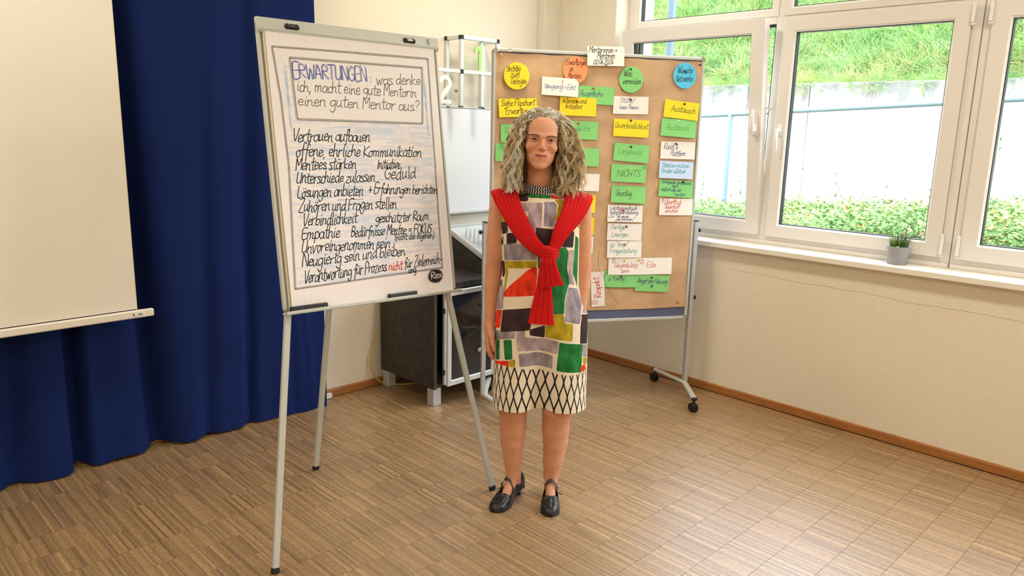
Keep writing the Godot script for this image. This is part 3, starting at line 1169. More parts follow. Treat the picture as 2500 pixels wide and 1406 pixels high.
func wall_display() -> void:
	# aluminium rack of square profiles with black corner pieces, standing on the whiteboard's upper edge
	var t := thing("wall_display", "aluminium profile wall rack with black corner pieces above the whiteboard", "wall rack", Vector3(-0.957, 1.69, 0))
	var w := 0.023
	var bar := func(a: Vector3, b: Vector3, side: Vector3) -> void:
		var m := MB.new()
		m.bar(a, b, w, w, side, 0.002)
		part("profile", m, M.alu, t)
	var d := 0.145
	var top := 0.401
	var mid := 0.203
	bar.call(Vector3(0, 0, d), Vector3(0, mid - 0.012, d), Vector3.RIGHT)
	bar.call(Vector3(0, mid + 0.012, d), Vector3(0, top - 0.012, d), Vector3.RIGHT)
	bar.call(Vector3(0, 0, 0.013), Vector3(0, top - 0.012, 0.013), Vector3.RIGHT)
	bar.call(Vector3(0, top, 0.026), Vector3(0, top, d - 0.012), Vector3.RIGHT)
	bar.call(Vector3(0.012, top, d), Vector3(0.282, top, d), Vector3.BACK)
	bar.call(Vector3(0.294, mid + 0.012, d), Vector3(0.294, top - 0.012, d), Vector3.RIGHT)
	bar.call(Vector3(0.294, top, 0.026), Vector3(0.294, top, d - 0.012), Vector3.RIGHT)
	bar.call(Vector3(0.294, 0, 0.013), Vector3(0.294, top - 0.012, 0.013), Vector3.RIGHT)
	bar.call(Vector3(-0.36, mid, d), Vector3(-0.012, mid, d), Vector3.BACK)
	bar.call(Vector3(0.012, mid, d), Vector3(0.30, mid, d), Vector3.BACK)
	bar.call(Vector3(0.178, mid + 0.012, d - 0.02), Vector3(0.178, top - 0.012, d - 0.02), Vector3.RIGHT)
	bar.call(Vector3(0.166, 0, d), Vector3(0.166, mid - 0.012, d), Vector3.RIGHT)
	for p in [Vector3(0, top, d), Vector3(0, top, 0.013), Vector3(0.294, top, d), Vector3(0, mid, d), Vector3(0.294, top, 0.013)]:
		var m := MB.new()
		m.box(p, Vector3.ONE * 0.0245, 0.002)
		part("corner_piece", m, M.black, t)
	for p in [Vector3(0, -0.003, d), Vector3(0, -0.003, 0.013), Vector3(0.166, -0.003, d), Vector3(0.294, -0.003, 0.013)]:
		var m := MB.new()
		m.box(p, Vector3(0.0245, 0.006, 0.0245), 0.001)
		part("foot_cap", m, M.black, t)
	var gl := MB.new()
	gl.box(Vector3(0.15, 0.30, d - 0.034), Vector3(0.27, 0.172, 0.004), 0.001)
	part("glass_panel", gl, M.glass, t)
	for p in [Vector3(0.022, 0.295, d - 0.02), Vector3(-0.012, 0.092, d - 0.03)]:
		var m := MB.new()
		m.ball(p, Vector3(0.013, 0.013, 0.012), 14)
		m.tube([p, p + Vector3(0, 0, -0.02)], 0.005, 8)
		part("clamp_knob", m, M.chrome, t)
	# numerals: outlined shapes with thickness
	var one := PackedVector2Array([Vector2(0.034, 0), Vector2(0.058, 0), Vector2(0.058, 0.152), Vector2(0.040, 0.152), Vector2(0, 0.128), Vector2(0, 0.104), Vector2(0.034, 0.122)])
	var o := MB.new()
	o.prism(one, 0.012)
	single("numeral_one", o, mat(rgb(176, 222, 130), 0.35), "green plastic numeral 1 standing in the upper wall rack", "numeral", Vector3(-0.842, 1.905, 0.13))
	var q := MB.new()
	var path := []
	for k in 13:
		var a := PI * 0.98 - PI * 1.16 * k / 12.0
		path.append(Vector2(0.048 + 0.036 * cos(a), 0.106 + 0.036 * sin(a)))
	path.append(Vector2(0.052, 0.058))
	path.append(Vector2(0.022, 0.022))
	path.append(Vector2(0.010, 0.0))
	var left := PackedVector2Array()
	var right := PackedVector2Array()
	for k in path.size():
		var dd: Vector2 = (path[mini(k + 1, path.size() - 1)] - path[maxi(k - 1, 0)]).normalized()
		var nn := Vector2(-dd.y, dd.x) * 0.0125
		left.append(path[k] + nn)
		right.append(path[k] - nn)
	right.reverse()
	left.append_array(right)
	q.prism(left, 0.012)
	q.box(Vector3(0.048, 0.0, 0.006), Vector3(0.096, 0.024, 0.0118), 0.001)
	single("numeral_two", q, mat(rgb(244, 244, 240), 0.4), "white plastic numeral 2 hanging under the wall rack", "numeral", Vector3(-1.128, 1.712, 0.137))
	for nd in ["numeral_one", "numeral_two"]:
		var hk := MB.new()
		hk.tube([Vector3(0.05, 0.142, 0.006), Vector3(0.05, 0.17, 0.006)], 0.003, 6)
		if nd == "numeral_two": part("peg", hk, M.white, get_node(nd))

# ---------------------------------------------------------------- media desk
func media_desk() -> void:
	var t := thing("media_desk", "dark grey media cabinet with a glass door, sloping lid and silver feet", "media desk", Vector3(-1.475, 0, 0.02))
	var dark := mat(rgb(66, 61, 57), 0.55)
	var nt := noise_tex(0.015, false, 512, 4.0, 5, 71)
	var ramp := Gradient.new()
	ramp.set_color(0, Color(0.62, 0.6, 0.58))
	ramp.set_color(1, Color(1, 1, 1))
	nt.color_ramp = ramp
	dark.albedo_texture = nt
	dark.uv1_triplanar = true
	dark.uv1_world_triplanar = true
	dark.uv1_scale = Vector3.ONE * 1.5
	var wd := 0.86
	var side := func(x: float) -> void:
		var m := MB.new()
		m.box(Vector3(x, 0.39, 0.258), Vector3(0.024, 0.572, 0.516), 0.002)
		part("side_panel", m, dark, t)
	side.call(0.012)
	side.call(wd - 0.012)
	var bt := MB.new()
	bt.box(Vector3(wd / 2, 0.117, 0.25), Vector3(wd - 0.05, 0.022, 0.50), 0.001)
	part("bottom_board", bt, dark, t)
	var bk := MB.new()
	bk.box(Vector3(wd / 2, 0.39, 0.008), Vector3(wd - 0.05, 0.53, 0.008))
	part("back_board", bk, dark, t)
	var tp := MB.new()
	tp.box(Vector3(wd / 2, 0.694, 0.262), Vector3(wd, 0.036, 0.524), 0.002)
	part("counter", tp, dark, t)
	for p in [Vector3(0.035, 0.052, 0.475), Vector3(0.035, 0.052, 0.035), Vector3(wd - 0.035, 0.052, 0.475), Vector3(wd - 0.035, 0.052, 0.035)]:
		var m := MB.new()
		m.box(p, Vector3(0.058, 0.104, 0.058), 0.003)
		part("foot", m, M.alu_matt, t)
	# glass doors in aluminium frames
	for k in 2:
		var x0: float = 0.082 + k * 0.375
		var x1: float = x0 + 0.37
		var fr := MB.new()
		for q in [[Vector3((x0 + x1) / 2, 0.128, 0.53), Vector3(x1 - x0, 0.032, 0.02)], [Vector3((x0 + x1) / 2, 0.655, 0.53), Vector3(x1 - x0, 0.03, 0.02)], [Vector3(x0 + 0.015, 0.39, 0.53), Vector3(0.03, 0.51, 0.02)], [Vector3(x1 - 0.015, 0.39, 0.53), Vector3(0.03, 0.51, 0.02)]]:
			fr.box(q[0], q[1], 0.003)
		var door := part("door", fr, M.alu, t)
		var gl := MB.new()
		gl.box(Vector3((x0 + x1) / 2, 0.39, 0.53), Vector3(x1 - x0 - 0.05, 0.49, 0.005))
		var sm := mat(Color(0.16, 0.18, 0.21, 0.38), 0.03)
		sm.transparency = BaseMaterial3D.TRANSPARENCY_ALPHA
		part("glass_pane", gl, sm, door)
		if k == 0:
			var st := MB.new()
			st.box(Vector3(x0 - 0.012, 0.39, 0.526), Vector3(0.018, 0.53, 0.018), 0.002)
			part("stile", st, M.alu_matt, door)
			for y in [0.20, 0.56]:
				var h := MB.new()
				h.tube([Vector3(x0 - 0.026, y - 0.014, 0.526), Vector3(x0 - 0.026, y + 0.014, 0.526)], 0.006, 8)
				h.box(Vector3(x0 - 0.02, y, 0.53), Vector3(0.012, 0.03, 0.012), 0.002)
				part("hinge", h, M.black, door)
			var lk := MB.new()
			lk.lathe([Vector2(0, 0.012), Vector2(0.011, 0.011), Vector2(0.013, 0.0)], 14, Vector3(x0 + 0.245, 0.285, 0.533), Basis(Vector3.RIGHT, PI / 2))
			part("lock", lk, M.chrome, door)
	# sloping lid on two wedge cheeks
	var chk := PackedVector2Array([Vector2(0.0, 0.712), Vector2(0.442, 0.712), Vector2(0.442, 0.778), Vector2(0.085, 0.918), Vector2(0.0, 0.93)])
	for x in [0.443, 0.80]:
		var m := MB.new()
		m.prism(chk, 0.02, Transform3D(Basis(Vector3(0, 0, 1), Vector3(0, 1, 0), Vector3(-1, 0, 0)), Vector3(x + 0.02, 0, 0)))
		part("cheek", m, dark, t)
	var a := Vector3(0.63, 0.940, 0.085)
	var b := Vector3(0.63, 0.797, 0.449)
	var n := (b - a).cross(Vector3.RIGHT).normalized()
	if n.y < 0: n = -n
	var lid := MB.new()
	lid.bar(a + n * 0.006, b + n * 0.006, 0.395, 0.012, Vector3.RIGHT, 0.001)
	var lo := part("sloping_lid", lid, mat(rgb(200, 208, 214), 0.25), t)
	var fr := MB.new()
	for x in [0.443, 0.817]:
		fr.bar(Vector3(x, a.y, a.z) + n * 0.008, Vector3(x, b.y, b.z) + n * 0.008, 0.016, 0.034, Vector3.RIGHT, 0.002)
	fr.bar(Vector3(0.44, b.y, b.z) + n * 0.008, Vector3(0.82, b.y, b.z) + n * 0.008, 0.02, 0.034, Vector3.BACK, 0.002)
	fr.bar(Vector3(0.44, a.y, a.z) + n * 0.008, Vector3(0.82, a.y, a.z) + n * 0.008, 0.02, 0.034, Vector3.BACK, 0.002)
	part("lid_frame", fr, M.alu, lo)
	# equipment behind the glass
	var eq := thing("amplifier", "dark audio device with a small amber light behind the cabinet's glass door", "audio device", Vector3(-1.02, 0.128, 0.25))
	var e1 := MB.new()
	e1.box(Vector3(0, 0.42, 0.02), Vector3(0.38, 0.09, 0.36), 0.004)
	part("case", e1, mat(rgb(58, 56, 58), 0.5), eq)
	var e2 := MB.new()
	e2.box(Vector3(-0.055, 0.425, 0.203), Vector3(0.009, 0.009, 0.006), 0.001)
	var am := mat(rgb(220, 160, 90), 0.4)
	part("indicator", am_mesh(e2), am, eq)
	var e3 := MB.new()
	e3.box(Vector3(0, 0.18, 0.02), Vector3(0.38, 0.36, 0.34), 0.004)
	part("rack_unit", e3, mat(rgb(36, 40, 48), 0.5), eq)
	var e4 := MB.new()
	e4.bar(Vector3(-0.17, 0.205, 0.20), Vector3(0.18, 0.325, 0.20), 0.02, 0.012, Vector3.BACK, 0.002)
	e4.bar(Vector3(-0.17, 0.33, 0.198), Vector3(0.18, 0.45, 0.198), 0.05, 0.012, Vector3.UP, 0.002)
	part("cable_arm", e4, mat(rgb(120, 122, 124), 0.4), eq)
	# clear plastic rack of loops on the lid
	var rk := thing("acrylic_rack", "clear plastic rack with a row of rounded loops on the sloping lid", "rack", Vector3(-0.985, 0.86, 0.24))
	var clear := mat(Color(0.93, 0.95, 0.98, 0.35), 0.1)
	clear.transparency = BaseMaterial3D.TRANSPARENCY_ALPHA
	var dir := Vector3(0.09, -0.005, 0.14).normalized()
	for k in 7:
		var o := dir * (k * 0.026)
		var lp := MB.new()
		var pth := []
		for j in 15:
			var an := PI * j / 14.0
			pth.append(o + Vector3(0.034 * cos(an) * 0.7, 0.075 + 0.03 * sin(an), -0.034 * cos(an) * 0.7))
		pth.push_front(o + Vector3(0.026, -0.01, -0.026))
		pth.append(o + Vector3(-0.026, -0.01, 0.026))
		lp.tube(pth, 0.0032, 6)
		part("loop", lp, mat(rgb(226, 230, 236), 0.2), rk)
	var cb := MB.new()
	cb.bar(Vector3(0.02, 0.0, -0.02), dir * 0.17 + Vector3(0.02, 0.0, -0.02), 0.05, 0.012, Vector3.UP, 0.002)
	cb.bar(Vector3(-0.02, 0.0, 0.02), dir * 0.17 + Vector3(-0.02, 0.0, 0.02), 0.05, 0.012, Vector3.UP, 0.002)
	part("comb", cb, clear, rk)
	# yellow cable
	var cab := MB.new()
	var pts := []
	for p in [Vector3(-1.50, 0.35, 0.05), Vector3(-1.525, 0.285, 0.04), Vector3(-1.56, 0.20, 0.035), Vector3(-1.555, 0.11, 0.04), Vector3(-1.50, 0.035, 0.05), Vector3(-1.42, 0.008, 0.075), Vector3(-1.34, 0.006, 0.13), Vector3(-1.27, 0.007, 0.15), Vector3(-1.15, 0.007, 0.13)]:
		pts.append(p)
	cab.tube(smooth_pts(pts, 0.01), 0.0042, 8)
	single("cable", cab, mat(rgb(196, 172, 70), 0.5), "yellow cable looping out behind the dark cabinet onto the floor", "cable")

func am_mesh(m: MB) -> MB:
	return m

# ---------------------------------------------------------------- pot plant on the sill
func sill_plant() -> void:
	var t := thing("potted_grass", "small artificial grass in a grey pot on the window sill", "potted plant", Vector3(0.062, 0.932, 2.394))
	var m := MB.new()
	m.lathe([Vector2(0, 0), Vector2(0.044, 0), Vector2(0.046, 0.002), Vector2(0.0505, 0.034), Vector2(0.0505, 0.034), Vector2(0.0502, 0.0355), Vector2(0.051, 0.037), Vector2(0.051, 0.037), Vector2(0.0555, 0.090), Vector2(0.055, 0.0915), Vector2(0.0535, 0.0905), Vector2(0.0515, 0.07), Vector2(0.0515, 0.07), Vector2(0, 0.07)], 40)
	part("pot", m, mat(rgb(158, 158, 162), 0.6), t)
	rng.seed = 81
	var cols := [lin(rgb(60, 104, 30)), lin(rgb(96, 140, 44)), lin(rgb(140, 168, 60)), lin(rgb(44, 76, 24))]
	var lv := MB.new()
	lv.tinted = true
	for k in 150:
		var a := rng.randf() * TAU
		var rr := sqrt(rng.randf()) * 0.038
		var o := Vector3(cos(a) * rr, 0.07, sin(a) * rr)
		var d := Vector3(cos(a), 0, sin(a)) * (0.2 + rr * 18.0) + Vector3(rng.randf_range(-0.3, 0.3), 0, rng.randf_range(-0.3, 0.3))
		var h := rng.randf_range(0.055, 0.10)
		var s := Vector3(-sin(a + 0.6), 0, cos(a + 0.6))
		lv.tint = cols[rng.randi_range(0, 3)]
		var w := 0.0022
		var last := o
		for j in 4:
			var q := (j + 1) / 4.0
			var p := o + Vector3.UP * h * q + d * (0.035 * q * q)
			var w0: float = w * (1.0 - (j / 4.0) * 0.8)
			var w1: float = w * (1.0 - q * 0.8)
			lv.poly([last - s * w0, last + s * w0, p + s * w1, p - s * w1], d + Vector3.UP * 0.2)
			last = p
	var lm := mat(Color.WHITE, 0.5)
	lm.vertex_color_use_as_albedo = true
	part("grass_blades", lv, lm, t)
	var st := MB.new()
	st.tube([Vector3(0.004, 0.07, 0.012), Vector3(0.008, 0.15, 0.022), Vector3(0.010, 0.205, 0.028)], [0.0022, 0.002, 0.0016], 6)
	part("stick", st, mat(rgb(150, 92, 50), 0.7), t)
	var wt := MB.new()
	wt.box(Vector3(-0.034, 0.082, 0.006), Vector3(0.004, 0.024, 0.014), 0.002, Basis(Vector3.UP, 0.4))
	part("white_tag", wt, M.white, t)

# ---------------------------------------------------------------- flip chart
func flipchart() -> void:
	var U := Vector3(0.9976, -0.0096, 0.0692).normalized()
	var V := Vector3(0.0203, 0.9877, -0.1552)
	V = (V - U * U.dot(V)).normalized()
	var N := U.cross(V)
	var B := Basis(U, V, N)
	var O := Vector3(0, 1.4107, 0)
	var base := Vector3(-2.3816, 0, 1.2497)
	var at := func(a: float, b: float, d := 0.0) -> Vector3: return O + U * a + V * b + N * d
	var t := thing("flipchart_stand", "light grey flip chart stand on three thin legs", "flip chart", base)
	var W := 0.7576
	var H := 1.0425
	var m := MB.new()
	m.box(at.call(0.0, 0.0, -0.009), Vector3(W - 0.006, H - 0.02, 0.014), 0.003, B)
	part("board", m, M.alu_paint, t)
	for s in [-1.0, 1.0]:
		var e := MB.new()
		e.box(at.call(s * (W / 2 - 0.006), 0.0, -0.006), Vector3(0.012, H - 0.03, 0.02), 0.003, B)
		part("edge_profile", e, M.alu_paint, t)
	# clamp bar with two black thumb screws
	var c := MB.new()
	c.prism(PackedVector2Array([Vector2(-0.012, -0.001), Vector2(0.006, -0.003), Vector2(0.013, 0.002), Vector2(0.016, 0.010), Vector2(0.012, 0.048), Vector2(0.006, 0.051), Vector2(-0.012, 0.051)]), W, Transform3D(Basis(N, V, -U), at.call(W / 2, H / 2 - 0.051, 0.0)))
	var bar := part("clamp_bar", c, M.alu_paint, t)
	for a in [-0.254, 0.238]:
		var k := MB.new()
		var p: Vector3 = at.call(a, H / 2 - 0.026, 0.017)
		k.box(p, Vector3(0.040, 0.019, 0.012), 0.006, B)
		k.ball(p - U * 0.018, Vector3(0.0105, 0.0105, 0.007), 14, B)
		k.ball(p + U * 0.018, Vector3(0.0105, 0.0105, 0.007), 14, B)
		var ko := part("thumb_screw", k, M.black, t)
		var g := MB.new()
		g.box(p + N * 0.0065, Vector3(0.024, 0.007, 0.003), 0.001, B)
		part("metal_insert", g, M.chrome if a > 0 else mat(rgb(52, 50, 56), 0.35), ko)
	# small blue emblem on the bar
	var lg := MB.new()
	lg.box(at.call(0.330, H / 2 - 0.019, 0.0148), Vector3(0.011, 0.016, 0.0012), 0.0003, B * Basis(Vector3.RIGHT, -0.105))
	var lo := part("emblem", lg, mat(rgb(66, 112, 158), 0.5), bar)
	var l2 := MB.new()
	l2.box(at.call(0.331, H / 2 - 0.020, 0.0156), Vector3(0.0028, 0.011, 0.0008), 0.0, B * Basis(Vector3.RIGHT, -0.105))
	l2.box(at.call(0.3295, H / 2 - 0.0155, 0.0156), Vector3(0.004, 0.0022, 0.0008), 0.0, B * Basis(Vector3.RIGHT, -0.105))
	part("emblem_mark", l2, M.white, lo)
	var l3 := MB.new()
	l3.box(at.call(0.330, H / 2 - 0.032, 0.0156), Vector3(0.011, 0.0022, 0.0006), 0.0, B * Basis(Vector3.RIGHT, -0.105))
	part("emblem_line", l3, mat(rgb(120, 138, 150), 0.5), lo)
	# pen tray
	var y := MB.new()
	y.box(at.call(0.0, -H / 2 + 0.003, 0.018), Vector3(W + 0.012, 0.006, 0.044), 0.002, B)
	y.box(at.call(0.0, -H / 2 + 0.007, 0.038), Vector3(W + 0.012, 0.012, 0.004), 0.001, B)
	var tray := part("pen_tray", y, M.alu_paint, t)
	for q in [[-0.365, -0.222], [0.040, 0.168]]:
		var s := MB.new()
		s.box(at.call((q[0] + q[1]) / 2, -H / 2 + 0.0165, 0.0245), Vector3(q[1] - q[0], 0.022, 0.020), 0.003, B)
		part("tray_inlay", s, M.black, tray)
	# legs: rectangular tubes with rubber ends
	var legs := [[at.call(-0.343, -0.44, -0.024), Vector3(-0.536, 0, 0.191)], [at.call(0.337, -0.44, -0.024), Vector3(0.475, 0, 0.242)], [at.call(0.0, 0.45, -0.03), Vector3(0.002, 0, -0.455)]]
	for q in legs:
		var l := MB.new()
		var d: Vector3 = (q[0] - q[1]).normalized()
		var foot: Vector3 = q[1] + d * 0.012
		l.bar(foot, q[0], 0.024, 0.015, U, 0.002)
		var o := part("leg", l, M.alu_paint, t)
		var f := MB.new()
		f.bar(q[1] + Vector3.UP * 0.001, q[1] + d * 0.022, 0.027, 0.018, U, 0.002)
		part("rubber_foot", f, M.rubber, o)
	# the pad: a block of sheets under the clamp, the written one in front
	var pad := thing("flipchart_pad", "pad of squared flip chart paper covered in handwriting about expectations of mentors", "paper pad", base)
	var pg := MB.new()
	for k in 5:
		var dx := 0.0015 * sin(k * 2.3) - 0.0012 * k
		pg.box(at.call(dx - 0.002, -0.017 + 0.001 * k, 0.0008 + 0.0022 * k), Vector3(0.712, 0.982, 0.0014), 0.0, B)
	part("under_sheets", pg, mat(rgb(226, 216, 190), 0.9), pad)
	var sh := MB.new()
	sh.grid(16, 40, func(u, v):
		var a: float = lerpf(-0.355, 0.355, u)
		var b: float = lerpf(0.474, -0.510, v)
		var lift = 0.0125 + 0.004 * pow(v, 2.0) + 0.0015 * sin(u * 5.0 + v * 3.0) * v
		return [at.call(a, b, lift), Vector2(u, v)])
	part("written_sheet", sh, textured(sheet_image(), 0.85), pad)

func sheet_image() -> Image:
	var SW := 1024
	var SH := 1420
	var img := Image.create(SW, SH, false, Image.FORMAT_RGBA8)
	img.fill(rgb(248, 243, 243))
	var s := 1024.0 / 0.71
	var P := func(a: float, b: float) -> Vector2: return Vector2((a + 0.355) * s, (0.475 - b) * s)
	rng.seed = 5
	# light blue crayon shading between the frames
	var ob := PackedVector2Array([P.call(-0.33, 0.42), P.call(0.325, 0.43), P.call(0.31, -0.412), P.call(-0.335, -0.43)])
	for k in 760:
		var b := rng.randf_range(-0.42, 0.42)
		var a := rng.randf_range(-0.325, 0.30)
		if b > 0.165 and a > -0.29 and a < 0.285: continue
		var l := rng.randf_range(0.03, 0.16)
		if b > 0.165: l = 0.02
		if a + l > 0.305: l = 0.305 - a
		if b > 0.165 and a > 0.28:
			l = 0.02
		stroke(img, [P.call(a, b), P.call(a + l * 0.5, b + rng.randf_range(-0.003, 0.003)), P.call(a + l, b + rng.randf_range(-0.004, 0.004))], rng.randf_range(3.0, 7.0), Color(0.78, 0.90, 0.955, 0.055), 1.0, 5.0)
	for k in 26:
		var b := rng.randf_range(0.15, 0.37)
		stroke(img, [P.call(0.293, b), P.call(0.298, b - 0.03)], 6.0, Color(0.60, 0.78, 0.94, 0.06), 1.0, 5.0)
		stroke(img, [P.call(-0.295, b), P.call(-0.29, b - 0.03)], 6.0, Color(0.66, 0.80, 0.92, 0.05), 1.0, 5.0)
	# faint squares
	for k in range(1, 28):
		img.fill_rect(Rect2i(int(k * 0.0255 * s), 0, 1, SH), Color(0.935, 0.905, 0.912))
	for k in range(1, 39):
		for x in range(0, SW, 2):
			img.set_pixel(x, int(k * 0.0255 * s), Color(0.93, 0.90, 0.908))
	# grey crayon frames
	var frame := func(pts: Array, w: float) -> void:
		for q in pts.size():
			var p0: Vector2 = pts[q]
			var p1: Vector2 = pts[(q + 1) % pts.size()]
			var nn := (p1 - p0).normalized().orthogonal()
			for k in 22:
				var o := nn * rng.randf_range(-w, w)
				var l := [p0 + o]
				for j in range(1, 12):
					l.append(p0.lerp(p1, j / 12.0) + o + nn * rng.randf_range(-1.2, 1.2))
				l.append(p1 + o)
				stroke(img, l, 1.1, Color(0.54, 0.52, 0.51, 0.085), 1.0, 1.5)
	frame.call([P.call(-0.334, 0.421), P.call(0.0, 0.428), P.call(0.322, 0.433), P.call(0.316, 0.0), P.call(0.308, -0.416), P.call(-0.02, -0.424), P.call(-0.336, -0.433), P.call(-0.315, 0.0), P.call(-0.32, 0.25)], 6.0)
	frame.call([P.call(-0.272, 0.388), P.call(0.29, 0.395), P.call(0.271, 0.173), P.call(-0.266, 0.173)], 7.0)
	# heading
	var blue := Color(0.30, 0.36, 0.66, 0.9)
	var pencil := Color(0.33, 0.32, 0.31, 0.92)
	for k in 2:
		write(img, "ERWARTUNGEN", P.call(-0.268 + 0.003 * k, 0.318), P.call(0.032 + 0.003 * k, 0.326), 43.0 - k * 3.0, 1.5, blue, 0.04, 1.0, 0.5)
	write(img, ":", P.call(0.042, 0.322), P.call(0.056, 0.322), 40.0, 2.2, pencil, 0.0)
	write(img, "was denke", P.call(0.070, 0.315), P.call(0.276, 0.328), 32.0, 1.7, pencil, 0.18)
	write(img, "ich, macht eine gute Mentorin", P.call(-0.259, 0.272), P.call(0.252, 0.276), 33.0, 1.7, pencil, 0.18)
	write(img, "einen guten Mentor aus?", P.call(-0.260, 0.222), P.call(0.262, 0.222), 34.0, 1.7, pencil, 0.18)
	# list
	var ink := Color(0.075, 0.075, 0.085, 0.97)
	var rows := [["Vertrauen aufbauen", -0.294, 0.094, 0.022, 0.097], ["offene, ehrliche Kommunikation", -0.287, 0.040, 0.252, 0.040], ["Mentees stärken", -0.292, -0.007, -0.048, -0.006],
		["Initiative", 0.043, -0.007, 0.147, -0.006], ["Unterschiede zulassen", -0.294, -0.055, 0.028, -0.056], ["Geduld", 0.071, -0.050, 0.216, -0.044], ["Lösungen anbieten", -0.296, -0.107, -0.028, -0.107],
		["+ Erfahrungen berichten", -0.005, -0.099, 0.314, -0.111], ["Zuhören und Fragen stellen", -0.296, -0.158, 0.116, -0.160], ["Verbindlichkeit", -0.287, -0.208, -0.066, -0.211], ["geschützter Raum", 0.015, -0.214, 0.262, -0.214],
		["Empathie", -0.294, -0.256, -0.142, -0.258], ["Bedürfnisse Mentee = FOKUS", -0.095, -0.260, 0.268, -0.268], ["Unvoreingenommen sein", -0.300, -0.306, 0.070, -0.313], ["Neugierig sein und bleiben", -0.303, -0.357, 0.136, -0.347],
		["Verantwortung für Prozess", -0.302, -0.414, 0.046, -0.402], ["für Zielerreich-", 0.127, -0.400, 0.308, -0.392]]
	for q in rows:
		var xh := 34.0
		if q[0] in ["Bedürfnisse Mentee = FOKUS", "für Zielerreich-", "geschützter Raum", "Initiative", "+ Erfahrungen berichten"]: xh = 30.0
		write(img, q[0], P.call(q[1], q[2]), P.call(q[3], q[4]), xh, 3.2, ink, 0.24, 0.55, 0.8)
	write(img, "(nicht die eigenen)", P.call(0.095, -0.286), P.call(0.280, -0.289), 20.0, 1.7, ink, 0.16)
	write(img, "ung", P.call(0.144, -0.422), P.call(0.180, -0.421), 20.0, 1.9, ink, 0.16)
	write(img, "nicht", P.call(0.055, -0.404), P.call(0.118, -0.403), 28.0, 2.8, Color(0.78, 0.13, 0.15, 0.97), 0.16, 0.62)
	for k in 14:
		stroke(img, [P.call(-0.135 + 0.0078 * k, -0.121), P.call(-0.132 + 0.0078 * k, -0.121)], 1.6, ink)
	# round black badge
	var bp := PackedVector2Array()
	for k in 40:
		var a := TAU * k / 40.0
		bp.append(P.call(0.271 + 0.0375 * cos(a) * (1.0 + 0.05 * sin(a * 2.0)), -0.445 + 0.0315 * sin(a) * (1.0 + 0.05 * cos(a * 2.0 + 0.6))))
	fill_poly(img, bp, Color(0.16, 0.145, 0.145))
	var inn := []
	for k in 41:
		inn.append(P.call(0.271, -0.445).lerp(bp[k % 40], 0.93))
	stroke(img, inn, 1.1, Color(0.85, 0.83, 0.8))
	write(img, "Rex", P.call(0.248, -0.456), P.call(0.303, -0.452), 22.0, 2.4, Color(0.96, 0.95, 0.93), 0.14, 0.7)
	return img

